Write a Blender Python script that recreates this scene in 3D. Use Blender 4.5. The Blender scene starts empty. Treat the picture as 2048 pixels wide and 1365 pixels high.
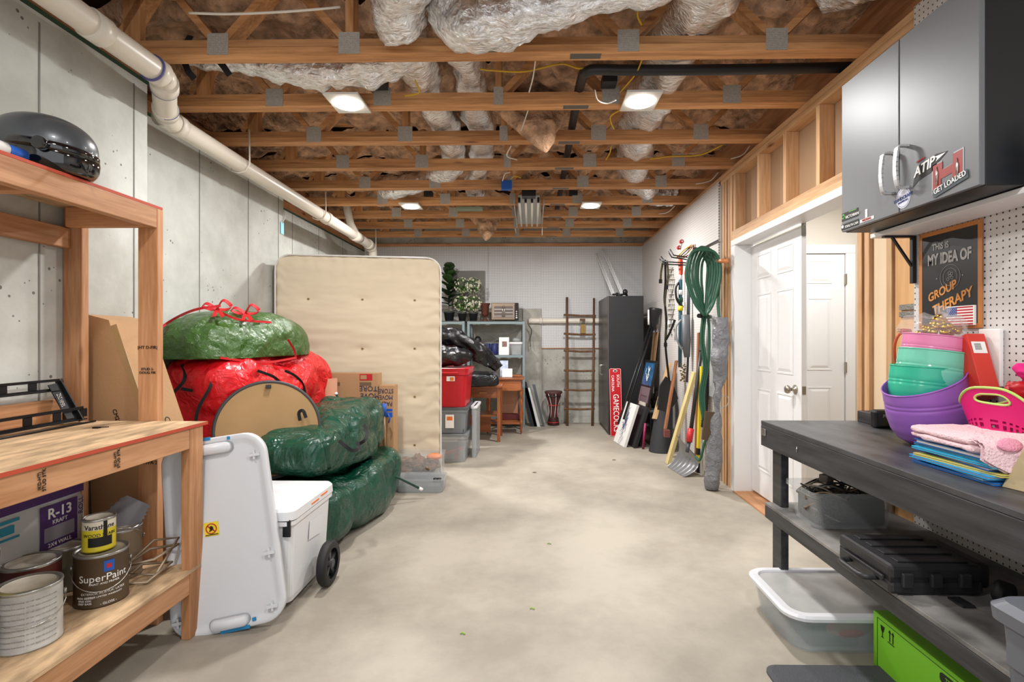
import bpy, bmesh, math, random
from mathutils import Vector as V, Matrix, noise
from math import sin, cos, pi, radians as R
# ---------------------------------------------------------------- camera
F=1040.0; CX=1047.0; CY=680.0; EYE=1.28; TH=math.atan(.016)
FW=V((-sin(TH),cos(TH),0)); RT=V((cos(TH),sin(TH),0)); UPV=V((0,0,1)); CAM=V((0,0,EYE))
C=bpy.context.scene.collection
cd=bpy.data.cameras.new('camera'); co=bpy.data.objects.new('camera',cd); C.objects.link(co)
co.location=CAM; co.rotation_euler=(pi/2,0,TH); cd.sensor_width=36; cd.lens=F/2048*36
cd.shift_x=(1024-CX)/2048; cd.shift_y=(CY-682.5)/2048; cd.clip_start=.05
sc=bpy.context.scene; sc.camera=co
# ---------------------------------------------------------------- light
w=bpy.data.worlds.new('world'); sc.world=w; w.use_nodes=True
w.node_tree.nodes['Background'].inputs[0].default_value=(.93,.96,1,1)
w.node_tree.nodes['Background'].inputs[1].default_value=1.5
sc.view_settings.view_transform='Standard'; sc.view_settings.look='None'
sc.view_settings.exposure=0.0; sc.view_settings.gamma=1; sc.view_settings.use_curve_mapping=False
def area(name,loc,size,power,rot=(0,0,0),col=(1,.985,.965),sy=None):
    l=bpy.data.lights.new(name,'AREA'); l.energy=power; l.color=col
    l.shape='DISK' if sy is None else 'RECTANGLE'; l.size=size
    if sy: l.size_y=sy
    o=bpy.data.objects.new(name,l); C.objects.link(o); o.location=loc; o.rotation_euler=rot; return o
LIGHTS=[(-1.135,3.19),(.665,3.19),(-1.32,5.66),(.64,5.66),(-.95,.55),(.55,.55)]  # last two: unseen fill lamps added above the camera to brighten the near room
for i,(x,y) in enumerate(LIGHTS):
    area('lamp_light',(x,y,2.715),.17,[38,38,66,66,30,30][i])
area('hall_light',(2.35,3.6,2.5),.5,28)
# ---------------------------------------------------------------- pixel -> place
def ray(px,py): return FW+RT*((px-CX)/F)+UPV*((CY-py)/F)
def U(px,py,k): return CAM+ray(px,py)*k
def UZ(px,py,z): r=ray(px,py); return CAM+r*((z-EYE)/r.z)
def UX(px,py,x): r=ray(px,py); return CAM+r*(x/r.x)
def UY(px,py,y): r=ray(px,py); return CAM+r*(y/r.y)
# ---------------------------------------------------------------- materials
MATS={}
def nt(m): return m.node_tree.nodes,m.node_tree.links
def lin(c):
    if isinstance(c,str): c=tuple(int(c[i:i+2],16)/255 for i in (0,2,4))
    return tuple((x/12.92 if x<=.04045 else ((x+.055)/1.055)**2.4) for x in c)+(1,)
def mat(name,col,rough=.6,metal=0,bump=0,bs=30,var=0,vs=4,trans=0,alpha=1,emit=None,spec=.5,stretch=None,detail=4,coat=0,ior=1.45,dist=.01,bsharp=False):
    if name in MATS: return MATS[name]
    m=bpy.data.materials.new(name); m.use_nodes=True; N,L=nt(m); b=N['Principled BSDF']
    col=lin(col); b.inputs['Base Color'].default_value=col
    b.inputs['Roughness'].default_value=rough; b.inputs['Metallic'].default_value=metal
    b.inputs['Specular IOR Level'].default_value=spec; b.inputs['IOR'].default_value=ior
    b.inputs['Transmission Weight'].default_value=trans; b.inputs['Alpha'].default_value=alpha
    b.inputs['Coat Weight'].default_value=coat
    tc=N.new('ShaderNodeTexCoord'); src=tc.outputs['Object']
    if stretch:
        mp=N.new('ShaderNodeMapping'); mp.inputs['Scale'].default_value=stretch; L.new(src,mp.inputs[0]); src=mp.outputs[0]
    if var:
        n=N.new('ShaderNodeTexNoise'); n.inputs['Scale'].default_value=vs; n.inputs['Detail'].default_value=6; L.new(src,n.inputs[0])
        r=N.new('ShaderNodeValToRGB'); r.color_ramp.elements[0].position=.3; r.color_ramp.elements[1].position=.7
        r.color_ramp.elements[0].color=tuple(max(0,c*(1-var)) for c in col[:3])+(1,)
        r.color_ramp.elements[1].color=tuple(min(1,c*(1+var*.6)) for c in col[:3])+(1,)
        L.new(n.outputs[0],r.inputs[0]); L.new(r.outputs[0],b.inputs['Base Color'])
    if bump:
        n=N.new('ShaderNodeTexNoise'); n.inputs['Scale'].default_value=bs; n.inputs['Detail'].default_value=detail; L.new(src,n.inputs[0])
        if bsharp:
            n.noise_type='RIDGED_MULTIFRACTAL' 
        bp=N.new('ShaderNodeBump'); bp.inputs['Strength'].default_value=bump; bp.inputs['Distance'].default_value=dist
        L.new(n.outputs[0],bp.inputs['Height']); L.new(bp.outputs[0],b.inputs['Normal'])
    if emit: b.inputs['Emission Color'].default_value=lin(emit[0]); b.inputs['Emission Strength'].default_value=emit[1]
    MATS[name]=m; return m
def wood(axis,c1='b9814f',c2='8a5530',name='wood',sc_=1.0,rough=.65):
    k=name+'_'+axis
    if k in MATS: return MATS[k]
    m=bpy.data.materials.new(k); m.use_nodes=True; N,L=nt(m); b=N['Principled BSDF']; b.inputs['Roughness'].default_value=rough
    tc=N.new('ShaderNodeTexCoord'); mp=N.new('ShaderNodeMapping'); geo=N.new('ShaderNodeObjectInfo')
    s={'x':(.7,9,9),'y':(9,.7,9),'z':(9,9,.7)}[axis]; mp.inputs['Scale'].default_value=tuple(q*sc_ for q in s)
    ad=N.new('ShaderNodeVectorMath'); ad.operation='ADD'; cb=N.new('ShaderNodeCombineXYZ')
    mu=N.new('ShaderNodeMath'); mu.operation='MULTIPLY'; mu.inputs[1].default_value=37; L.new(geo.outputs['Random'],mu.inputs[0])
    for i in range(3): L.new(mu.outputs[0],cb.inputs[i])
    L.new(tc.outputs['Object'],mp.inputs[0]); L.new(mp.outputs[0],ad.inputs[0]); L.new(cb.outputs[0],ad.inputs[1])
    n=N.new('ShaderNodeTexNoise'); n.inputs['Scale'].default_value=1.6; n.inputs['Detail'].default_value=5; n.inputs['Distortion'].default_value=1.2
    L.new(ad.outputs[0],n.inputs[0])
    wv=N.new('ShaderNodeTexNoise'); wv.inputs['Scale'].default_value=9; wv.inputs['Detail'].default_value=3; L.new(ad.outputs[0],wv.inputs[0])
    mx=N.new('ShaderNodeMix'); mx.inputs[0].default_value=.35; L.new(n.outputs[0],mx.inputs[2]); L.new(wv.outputs[0],mx.inputs[3])
    r=N.new('ShaderNodeValToRGB'); e=r.color_ramp.elements; e[0].position=.36; e[1].position=.62; e[0].color=lin(c2); e[1].color=lin(c1)
    L.new(mx.outputs[0],r.inputs[0])
    hs=N.new('ShaderNodeHueSaturation'); m2=N.new('ShaderNodeMapRange'); m2.inputs[3].default_value=.82; m2.inputs[4].default_value=1.15
    L.new(geo.outputs['Random'],m2.inputs[0]); L.new(m2.outputs[0],hs.inputs['Value']); L.new(r.outputs[0],hs.inputs['Color'])
    # knots: dark spots
    vo=N.new('ShaderNodeTexVoronoi'); vo.inputs['Scale'].default_value=.55; mk=N.new('ShaderNodeMapping')
    ks={'x':(3,9,9),'y':(9,3,9),'z':(9,9,3)}[axis]; mk.inputs['Scale'].default_value=ks
    L.new(tc.outputs['Object'],mk.inputs[0]); a2=N.new('ShaderNodeVectorMath'); a2.operation='ADD'; L.new(mk.outputs[0],a2.inputs[0]); L.new(cb.outputs[0],a2.inputs[1]); L.new(a2.outputs[0],vo.inputs[0])
    kr=N.new('ShaderNodeValToRGB'); kr.color_ramp.elements[0].position=.03; kr.color_ramp.elements[0].color=(.35,.22,.14,1); kr.color_ramp.elements[1].position=.11; kr.color_ramp.elements[1].color=(1,1,1,1)
    L.new(vo.outputs[0],kr.inputs[0]); mm=N.new('ShaderNodeMix'); mm.data_type='RGBA'; mm.blend_type='MULTIPLY'; mm.inputs[0].default_value=1
    L.new(hs.outputs[0],mm.inputs[6]); L.new(kr.outputs[0],mm.inputs[7]); L.new(mm.outputs[2],b.inputs['Base Color'])
    bp=N.new('ShaderNodeBump'); bp.inputs['Strength'].default_value=.2; bp.inputs['Distance'].default_value=.002; L.new(wv.outputs[0],bp.inputs['Height']); L.new(bp.outputs[0],b.inputs['Normal'])
    MATS[k]=m; return m
def pegboard(name,axes,col='c9c8c6',pitch=.0254,hole=.0032):
    m=bpy.data.materials.new(name); m.use_nodes=True; N,L=nt(m); b=N['Principled BSDF']; b.inputs['Roughness'].default_value=.45
    tc=N.new('ShaderNodeTexCoord'); sp=N.new('ShaderNodeSeparateXYZ'); L.new(tc.outputs['Object'],sp.inputs[0])
    sq=[]
    for a in axes:
        d=N.new('ShaderNodeMath'); d.operation='DIVIDE'; d.inputs[1].default_value=pitch; L.new(sp.outputs[a],d.inputs[0])
        f=N.new('ShaderNodeMath'); f.operation='FRACT'; L.new(d.outputs[0],f.inputs[0])
        s=N.new('ShaderNodeMath'); s.operation='SUBTRACT'; s.inputs[1].default_value=.5; L.new(f.outputs[0],s.inputs[0])
        p=N.new('ShaderNodeMath'); p.operation='POWER'; p.inputs[1].default_value=2; L.new(s.outputs[0],p.inputs[0]); sq.append(p)
    ad=N.new('ShaderNodeMath'); ad.operation='ADD'; L.new(sq[0].outputs[0],ad.inputs[0]); L.new(sq[1].outputs[0],ad.inputs[1])
    lt=N.new('ShaderNodeMath'); lt.operation='LESS_THAN'; lt.inputs[1].default_value=(hole/pitch)**2; L.new(ad.outputs[0],lt.inputs[0])
    mx=N.new('ShaderNodeMix'); mx.data_type='RGBA'; mx.inputs[6].default_value=lin(col); mx.inputs[7].default_value=lin('2a231f')
    L.new(lt.outputs[0],mx.inputs[0]); L.new(mx.outputs[2],b.inputs['Base Color']); MATS[name]=m; return m
def concrete(name,c1,c2,pits=True,rough=.85,vs=1.2,lines=()):
    m=bpy.data.materials.new(name); m.use_nodes=True; N,L=nt(m); b=N['Principled BSDF']; b.inputs['Roughness'].default_value=rough
    tc=N.new('ShaderNodeTexCoord')
    n=N.new('ShaderNodeTexNoise'); n.inputs['Scale'].default_value=vs; n.inputs['Detail'].default_value=9; n.inputs['Roughness'].default_value=.62; L.new(tc.outputs['Object'],n.inputs[0])
    r=N.new('ShaderNodeValToRGB'); e=r.color_ramp.elements; e[0].position=.38; e[1].position=.62; e[0].color=lin(c2); e[1].color=lin(c1); L.new(n.outputs[0],r.inputs[0])
    out=r.outputs[0]; bp=N.new('ShaderNodeBump'); bp.inputs['Strength'].default_value=.25; bp.inputs['Distance'].default_value=.004
    n2=N.new('ShaderNodeTexNoise'); n2.inputs['Scale'].default_value=40; n2.inputs['Detail'].default_value=5; L.new(tc.outputs['Object'],n2.inputs[0]); L.new(n2.outputs[0],bp.inputs['Height']); L.new(bp.outputs[0],b.inputs['Normal'])
    if pits:
        vo=N.new('ShaderNodeTexVoronoi'); vo.inputs['Scale'].default_value=24; L.new(tc.outputs['Object'],vo.inputs[0])
        n3=N.new('ShaderNodeTexNoise'); n3.inputs['Scale'].default_value=3; L.new(tc.outputs['Object'],n3.inputs[0])
        mr=N.new('ShaderNodeMapRange'); mr.inputs[1].default_value=.45; mr.inputs[2].default_value=.66; mr.inputs[3].default_value=.0; mr.inputs[4].default_value=.21; L.new(n3.outputs[0],mr.inputs[0])
        lt=N.new('ShaderNodeMath'); lt.operation='LESS_THAN'; L.new(vo.outputs[0],lt.inputs[0]); L.new(mr.outputs[0],lt.inputs[1])
        mx=N.new('ShaderNodeMix'); mx.data_type='RGBA'; mx.inputs[7].default_value=lin('6d6a64'); L.new(lt.outputs[0],mx.inputs[0]); L.new(out,mx.inputs[6]); out=mx.outputs[2]
    L.new(out,b.inputs['Base Color']); MATS[name]=m; return m
# ---------------------------------------------------------------- mesh builder
class MB:
    def __init__(s): s.bm=bmesh.new(); s.smooth=False
    def _add(s,verts,faces,smooth=False):
        vs=[s.bm.verts.new(v) for v in verts]
        for f in faces:
            try:
                q=s.bm.faces.new([vs[i] for i in f]); q.smooth=smooth
            except ValueError: pass
        return vs
    def hexa(s,p,bev=0):
        f=[(0,3,2,1),(4,5,6,7),(0,1,5,4),(1,2,6,5),(2,3,7,6),(3,0,4,7)]
        if bev:
            t=bmesh.new(); vs=[t.verts.new(q) for q in p]; [t.faces.new([vs[i] for i in g]) for g in f]
            bmesh.ops.bevel(t,geom=t.edges[:],offset=bev,segments=2,affect='EDGES',profile=.5)
            t.verts.index_update(); s._add([v.co.copy() for v in t.verts],[[v.index for v in q.verts] for q in t.faces]); t.free()
        else: s._add(p,f)
        return s
    def box(s,x0,x1,y0,y1,z0,z1,bev=0):
        x0,x1=sorted((x0,x1)); y0,y1=sorted((y0,y1)); z0,z1=sorted((z0,z1))
        return s.hexa([V(q) for q in [(x0,y0,z0),(x1,y0,z0),(x1,y1,z0),(x0,y1,z0),(x0,y0,z1),(x1,y0,z1),(x1,y1,z1),(x0,y1,z1)]],bev)
    def obox(s,c,size,M=None,bev=0):
        hx,hy,hz=[q/2 for q in size]; M=M or Matrix.Identity(3); c=V(c)
        return s.hexa([c+M@V(q) for q in [(-hx,-hy,-hz),(hx,-hy,-hz),(hx,hy,-hz),(-hx,hy,-hz),(-hx,-hy,hz),(hx,-hy,hz),(hx,hy,hz),(-hx,hy,hz)]],bev)
    def beam(s,a,b,w,h,up=(0,0,1),bev=0):   # a->b axis, w across, h along up
        a=V(a);b=V(b);d=(b-a); L=d.length; d.normalize(); u=V(up); x=d.cross(u)
        if x.length<1e-4: x=d.cross(V((1,0,0)))
        x.normalize(); u=x.cross(d)
        M=Matrix((x,d,u)).transposed(); return s.obox((a+b)/2,(w,L,h),M,bev)
    def tube(s,pts,r,seg=8,closed=False,cap=True,smooth=True):
        pts=[V(p) for p in pts]; n=len(pts); rs=r if hasattr(r,'__len__') else [r]*n
        tans=[]
        for i in range(n):
            a=pts[(i-1)%n] if (closed or i>0) else pts[0]; b=pts[(i+1)%n] if (closed or i<n-1) else pts[-1]
            t=(b-a); t=t.normalized() if t.length>1e-9 else V((0,0,1)); tans.append(t)
        u=tans[0].orthogonal().normalized(); rings=[]
        for i in range(n):
            t=tans[i]; u=(u-t*u.dot(t)); u=u.normalized() if u.length>1e-6 else t.orthogonal().normalized(); v=t.cross(u)
            rings.append([pts[i]+(u*cos(2*pi*j/seg)+v*sin(2*pi*j/seg))*rs[i] for j in range(seg)])
        verts=[p for q in rings for p in q]; faces=[]
        for i in range(n if closed else n-1):
            k=((i+1)%n)*seg
            for j in range(seg): faces.append((i*seg+j,i*seg+(j+1)%seg,k+(j+1)%seg,k+j))
        if cap and not closed: faces.append(tuple(range(seg))[::-1]); faces.append(tuple((n-1)*seg+j for j in range(seg)))
        s._add(verts,faces,smooth); return s
    def cyl(s,a,b,r,r2=None,seg=20,smooth=True):
        a=V(a);b=V(b);t=(b-a).normalized();u=t.orthogonal().normalized();v=t.cross(u); r2=r if r2 is None else r2
        vs=[a+(u*cos(2*pi*j/seg)+v*sin(2*pi*j/seg))*r for j in range(seg)]+[b+(u*cos(2*pi*j/seg)+v*sin(2*pi*j/seg))*r2 for j in range(seg)]
        s._add(vs,[(j,(j+1)%seg,seg+(j+1)%seg,seg+j) for j in range(seg)],smooth)
        s._add(vs[:seg],[tuple(range(seg))[::-1]]); s._add(vs[seg:],[tuple(range(seg))]); return s
    def lathe(s,prof,c,seg=28,axis=(0,0,1),smooth=True,sx=1,sy=1,tilt=None):
        c=V(c); t=V(axis).normalized(); u=V((1,0,0)) if abs(t.z)>.9 else t.orthogonal().normalized(); u=(u-t*u.dot(t)).normalized(); v=t.cross(u)
        vs=[];fs=[]
        for (r,z) in prof:
            for j in range(seg): vs.append(c+t*z+(u*cos(2*pi*j/seg)*sx+v*sin(2*pi*j/seg)*sy)*r)
        for i in range(len(prof)-1):
            for j in range(seg): fs.append((i*seg+j,i*seg+(j+1)%seg,(i+1)*seg+(j+1)%seg,(i+1)*seg+j))
        s._add(vs,fs,smooth); return s
    def prism(s,poly,o,ax,ay,depth,bev=0):   # poly in (ax,ay), extruded along ax x ay
        o=V(o);ax=V(ax).normalized();ay=V(ay).normalized();n=ax.cross(ay).normalized(); k=len(poly)
        a=[o+ax*p[0]+ay*p[1] for p in poly]; b=[q+n*depth for q in a]
        fs=[tuple(range(k))[::-1],tuple(range(k,2*k))]+[(j,(j+1)%k,k+(j+1)%k,k+j) for j in range(k)]
        s._add(a+b,fs); return s
    def grid(s,fn,nu,nv,smooth=True,cu=False,cv=False):
        vs=[V(fn(i/(nu if cu else nu-1),j/(nv if cv else nv-1))) for i in range(nu) for j in range(nv)]; fs=[]
        for i in range(nu if cu else nu-1):
            for j in range(nv if cv else nv-1): fs.append((i*nv+j,((i+1)%nu)*nv+j,((i+1)%nu)*nv+(j+1)%nv,i*nv+(j+1)%nv))
        s._add(vs,fs,smooth); return s
    def blob(s,c,rad,e=1.0,e2=1.0,nu=48,nv=32,M=None,disp=None,smooth=True,flat=None):
        c=V(c); M=M or Matrix.Identity(3)
        sg=lambda q,p: math.copysign(abs(q)**p,q)
        def fn(a,b):
            th=2*pi*a; ph=-pi/2+pi*b
            p=V((rad[0]*sg(cos(ph),e)*sg(cos(th),e2),rad[1]*sg(cos(ph),e)*sg(sin(th),e2),rad[2]*sg(sin(ph),e)))
            w_=c+M@p
            if disp: 
                nn=V((cos(ph)*cos(th),cos(ph)*sin(th),sin(ph))); w_+=(M@nn)*disp(w_)
            if flat is not None and w_.z<flat: w_.z=flat
            return w_
        return s.grid(fn,nu,nv,smooth,cu=True)
    def build(s,name,m,parent=None,kind=None):
        bmesh.ops.remove_doubles(s.bm,verts=s.bm.verts,dist=1e-6)
        bmesh.ops.recalc_face_normals(s.bm,faces=s.bm.faces)
        cs=[v.co for v in s.bm.verts]
        lo=V([min(c[i] for c in cs) for i in range(3)]); hi=V([max(c[i] for c in cs) for i in range(3)]); c=V(((lo.x+hi.x)/2,(lo.y+hi.y)/2,lo.z))
        for v in s.bm.verts: v.co-=c
        me=bpy.data.meshes.new(name); s.bm.to_mesh(me); s.bm.free(); me.materials.append(m)
        o=bpy.data.objects.new(name,me); C.objects.link(o); o.location=c
        if parent: par(o,parent)
        if kind: o['kind']=kind
        return o
def par(o,p):
    # parents here are unrotated and unscaled: the offset is a plain translation
    q=p; off=V((0,0,0))
    while q is not None: off+=V(q.location); q=q.parent
    o.parent=p; o.location=V(o.location)-off
def tag(o,label,cat,group=None,kind=None):
    o['label']=label; o['category']=cat
    if group: o['group']=group
    if kind: o['kind']=kind
    return o
def thing(name,loc,label,cat,group=None):
    o=bpy.data.objects.new(name,None); C.objects.link(o); o.location=loc; o.empty_display_size=.05; return tag(o,label,cat,group)
def dup(o,parent=None):
    c=o.copy(); C.objects.link(c)
    if parent: c.parent=parent
    for ch in [q for q in bpy.data.objects if q.parent==o]: dup(ch,c)
    return c
def text(body,o,ax,ay,size,m,parent=None,name='lettering',extrude=.0008,align='CENTER',sx=1.0,shear=0,bold=0,lift=.0015):
    """flat lettering as a mesh; o = centre, ax = reading direction, ay = up"""
    cu=bpy.data.curves.new('t','FONT'); cu.body=body; cu.size=size; cu.extrude=extrude; cu.align_x=align; cu.align_y='CENTER'; cu.shear=shear; cu.offset=bold; cu.resolution_u=3
    t=bpy.data.objects.new('t',cu); C.objects.link(t); dg=bpy.context.evaluated_depsgraph_get(); me=bpy.data.meshes.new_from_object(t.evaluated_get(dg))
    bpy.data.objects.remove(t); ax=V(ax).normalized(); ay=V(ay); ay=(ay-ax*ay.dot(ax)).normalized(); n=ax.cross(ay)
    M=Matrix(((ax.x*sx,ay.x,n.x,0),(ax.y*sx,ay.y,n.y,0),(ax.z*sx,ay.z,n.z,0),(0,0,0,1))); me.transform(M)
    me.materials.clear(); me.materials.append(m); ob=bpy.data.objects.new(name,me); C.objects.link(ob); ob.location=V(o)+n*lift
    if parent: par(ob,parent)
    return ob
def nz(p,s,seed=0,o=3): return noise.fractal(V(p)*s+V((seed*7.3,seed*3.1,seed*5.7)),.6,2.0,o)
rnd=random.Random(7)
# palette
WX=wood('x','d09a66','a06c40','truss'); WZ=wood('z','d09a66','a06c40','truss')
LY=wood('y','c8946a','a06c42','lumber'); LX=wood('x','c8946a','a06c42','lumber'); LZ=wood('z','c8946a','a06c42','lumber')
NY=wood('y','d3ab80','b98a5e','stud'); NX=wood('x','d3ab80','b98a5e','stud'); NZ=wood('z','d3ab80','b98a5e','stud')
WHITE=mat('white_plastic','e6e7ea',.35); BLACK=mat('black_plastic','141416',.4); STEEL=mat('zinc_steel','8d8a84',.45,.8,bump=.3,bs=120)
PAINT=mat('white_paint','e3e3e3',.4); PVC=mat('pvc','d9d1c4',.35); CARD=mat('cardboard','b08a63',.8,bump=.15,bs=60,var=.08,vs=3)
INK=mat('black_ink','15130f',.6); SILVER=mat('silver','b9b9b6',.25,.95); REDP=mat('red_print','b8242a',.5); BLUEP=mat('blue_print','1f57b0',.5); WHP=mat('white_print','f0efec',.5)
YELP=mat('yellow_print','e9cf2b',.5); ORP=mat('orange_print','e0782c',.5)
# ================================================================ SETTING
ZC=2.762; YB=8.04; XR=1.71; XW1,XW2,XW3=-2.11,-2.34,-2.6; Y0=-1.3
flo=concrete('floor_concrete','aca496','8f877a',pits=False,rough=.6,vs=1.3)
MB().box(-3.2,XR+.12,Y0,YB+.3,-.1,0).build('floor',flo,kind='structure')
cw=concrete('wall_concrete','c3c5bf','a7a8a1',vs=1.6)
m=MB(); m.box(-2.9,XW1,Y0,2.82,0,2.68); m.box(-2.9,XW2,2.82,4.86,0,2.648); m.box(-2.9,XW3,4.86,YB+.2,0,2.645)
wl=m.build('wall_left',cw,kind='structure')
seam=mat('seam','7a7974',.9); sg=mat('seal_foam','2f4a36',.9,bump=.5,bs=90)
m=MB()
for x,ys in ((XW1,(1.35,2.19,2.72)),(XW2,(3.02,3.62,4.25,4.76)),(XW3,(5.6,6.3,7.1))):
    for y in ys: m.box(x,x+.0025,y,y+.007,0,2.64)
m.build('form_seam',seam,wl)
m=MB(); m.box(-2.85,XW1+.004,Y0,2.825,2.682,2.70); m.box(-2.85,XW2+.004,2.825,4.865,2.65,2.668); m.box(-2.85,XW3+.004,4.865,YB,2.647,2.665); m.build('sill_gasket',sg,wl)
m=MB(); m.box(-2.85,XW1-.03,Y0,2.81,2.70,2.76); m.build('sill_plate',LY,wl)
m=MB(); m.box(-2.85,XW2-.03,2.83,4.85,2.668,2.76); m.build('sill_plate',LY,wl)
m=MB(); m.box(-2.85,XW3-.03,4.87,YB,2.665,2.76); m.build('sill_plate',LY,wl)
m=MB(); m.box(-2.88,-2.8,Y0,YB,2.76,3.19); m.build('rim_board',LY,wl)
# subfloor above
MB().box(-2.9,3.3,Y0,YB+.3,3.19,3.22).build('ceiling',mat('subfloor','7d5d3c',.9,var=.3,vs=8),kind='structure')
MB().box(XR+.091,XR+.11,Y0,YB+.2,ZC-.04,3.19).build('rim_board',LY,wl)
# back wall
bw=concrete('back_concrete','b3b1aa','8f8c84',vs=2.2)
wb=MB().box(XW3-.3,XR+.1,YB+.002,YB+.2,0,3.19).build('wall_back',bw,kind='structure')
pgx=pegboard('pegboard_back',(0,2),'cdcdce',hole=.0045); pgy=pegboard('pegboard_side',(1,2),'cfcac6')
xa=UY(1040,600,YB).x; xb=UY(1083,600,YB).x; za=UY(1040,618,YB).z; zb=UY(1100,696,YB).z
MB().box(XW3,UY(977,500,YB).x-.004,YB-.012,YB,za,ZC-.04).build('pegboard',pgx,wb)
MB().box(UY(977,500,YB).x,xb,YB-.012,YB,za,ZC-.04).build('pegboard',pgx,wb)
MB().box(xb,XR,YB-.012,YB,zb,ZC-.04).build('pegboard',pgx,wb)
MB().box(XW3,XR,YB-.05,YB-.0,ZC-.04,ZC+.0).build('top_plate',LX,wb)
MB().box(xb,XR,YB-.02,YB,zb-.012,zb).build('ledge_strip',LX,wb)
MB().box(UY(1046,700,YB).x,xb,YB-.03,YB,0,za-.0).build('pilaster',bw,wb)
p0=UY(905,543,YB); p1=UY(970,600,YB)
MB().box(p0.x,p1.x,YB-.05,YB-.012,za-.02,p0.z).build('utility_panel',mat('grey_panel','7f7d77',.7,var=.15,vs=3),wb)
# right wall: far pegboard, studs, opening, near pegboard
ys=[2.36,2.45,2.56,2.72]; YD0,YD1=2.77,4.44; YP=4.72
wr=MB().box(XR+.0,XR+.10,YP+.02,YB,0,ZC-.04).build('wall_right',mat('drywall_back','b9b3aa',.8),kind='structure')
for y0,y1 in ((YP+.04,6.92),(6.925,YB-.012)):
    MB().box(XR-.012,XR,y0,y1,.0 if y1<7 else 0,ZC-.04).build('pegboard',pgy,wr)
def stud(y,z0,z1,par_=None,x0=XR,w=.038,m=None): return MB().box(x0,x0+.089,y,y+w,z0,z1,.002).build('stud',m or NZ,par_ or wr)
for z in (ZC-.04,ZC-.08): MB().box(XR,XR+.089,Y0,YB,z,z+.038).build('top_plate',NY,wr)
for y in (4.475,4.525,4.60,4.66): stud(y,0,ZC-.08)
for y in (4.40,3.94,3.53,3.12,2.72,2.30,1.9): stud(y,2.205,ZC-.08,m=NZ)
MB().box(XR,XR+.089,1.9,4.47,2.165,2.205).build('header_plate',NY,wr); MB().box(XR,XR+.089,2.73,4.47,2.125,2.165).build('header_plate',NY,wr)
MB().box(XR+.09,XR+.105,Y0,4.47,2.15,ZC-.04).build('drywall',mat('kraft_drywall','a9896a',.85),wr)
# studs right of the opening, plywood sheet, pegboard of the bench wall
for y in (2.725,2.665): stud(y,0,2.165)
MB().box(XR+.02,XR+.05,2.55,2.66,0,2.165).build('jamb_edge',mat('pale_wood','dcc4a4',.7),wr)
stud(2.50,0,2.165)
MB().box(XR+.01,XR+.03,2.30,2.49,0,2.165).build('plywood_sheet',wood('z','d9ab74','c28e58','ply',.4),wr)
for q in (0,.02): MB().box(XR+.0,XR+.009,2.33,2.45,1.385+q*1.6,1.41+q*1.6).build('strap_tie',STEEL,wr)
MB().box(XR-.007,XR-.001,Y0,2.345,0,ZC).build('pegboard',pegboard('pegboard_near',(1,2),'cfcbc8',hole=.0036),wr)
# doorway
tr=MB(); tr.box(XR-.012,XR+.15,4.385,4.47,0,2.0745,.004); tr.box(XR-.012,XR+.15,2.77,4.47,2.075,2.125,.004)
tr.build('trim_1',PAINT,kind='structure')
MB().box(XR-.02,XR+.2,2.77,4.40,-.005,.012).build('trim_2',LY,kind='structure')
def door(name,o,ax,W,H,t=.035,flip=1,hside=1):
    """six-panel leaf; ax = direction of width, face towards ax x z"""
    o=V(o);ax=V(ax);up=V((0,0,1)); n=ax.cross(up)
    m=MB(); m.hexa([o,o+ax*W,o+ax*W-n*t,o-n*t,o+up*H,o+ax*W+up*H,o+ax*W-n*t+up*H,o-n*t+up*H],.002)
    d=m.build(name,PAINT,kind='structure'); cw_=(W-.11*2-.1)/2
    for r0,r1 in ((.2,.86),(1.0,1.62),(1.74,1.94)):
        for c in range(2):
            x0=.11+c*(cw_+.1); q=MB()
            # raised moulding frame and field
            for a0,a1,b0,b1 in ((x0,x0+cw_,r0,r0+.014),(x0,x0+cw_,r1-.014,r1),(x0,x0+.014,r0+.0145,r1-.0145),(x0+cw_-.014,x0+cw_,r0+.0145,r1-.0145)):
                q.hexa([o+ax*a0+up*b0,o+ax*a1+up*b0,o+ax*a1+up*b0+n*.004,o+ax*a0+up*b0+n*.004,o+ax*a0+up*b1,o+ax*a1+up*b1,o+ax*a1+up*b1+n*.004,o+ax*a0+up*b1+n*.004],.0015)
            a0,a1,b0,b1=x0+.04,x0+cw_-.04,r0+.04,r1-.04
            A=[o+ax*(a0-.022)+up*(b0-.022),o+ax*(a1+.022)+up*(b0-.022),o+ax*(a1+.022)+up*(b1+.022),o+ax*(a0-.022)+up*(b1+.022)]
            B=[o+ax*a0+up*b0+n*.007,o+ax*a1+up*b0+n*.007,o+ax*a1+up*b1+n*.007,o+ax*a0+up*b1+n*.007]
            q._add(A+B,[(4,5,6,7),(0,1,5,4),(1,2,6,5),(2,3,7,6),(3,0,4,7)]); q.build('door_panel',PAINT,d)
    return d
dl=door('door_1',(XR+.13,4.38,.03),(0,-1,0),.80,2.03)
kb=U(1566,778,3.68); kx=XR+.13
BR=mat('brushed_nickel','a59d90',.3,.9)
m=MB(); m.lathe([(.0,0),(.032,0),(.032,.006),(.012,.012),(.012,.035),(.027,.045),(.03,.055),(.024,.068),(0,.07)],(kx,3.66,kb.z),axis=(-1,0,0)); m.build('door_knob',BR,dl)
m=MB(); m.box(kx+.005,kx+.03,3.578,3.58,kb.z-.028,kb.z+.028); m.build('latch_plate',BR,dl)
m=MB(); m.box(kx+.0,kx+.03,3.576,3.58,1.99,2.09); m.build('flush_bolt',STEEL,dl)
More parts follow.
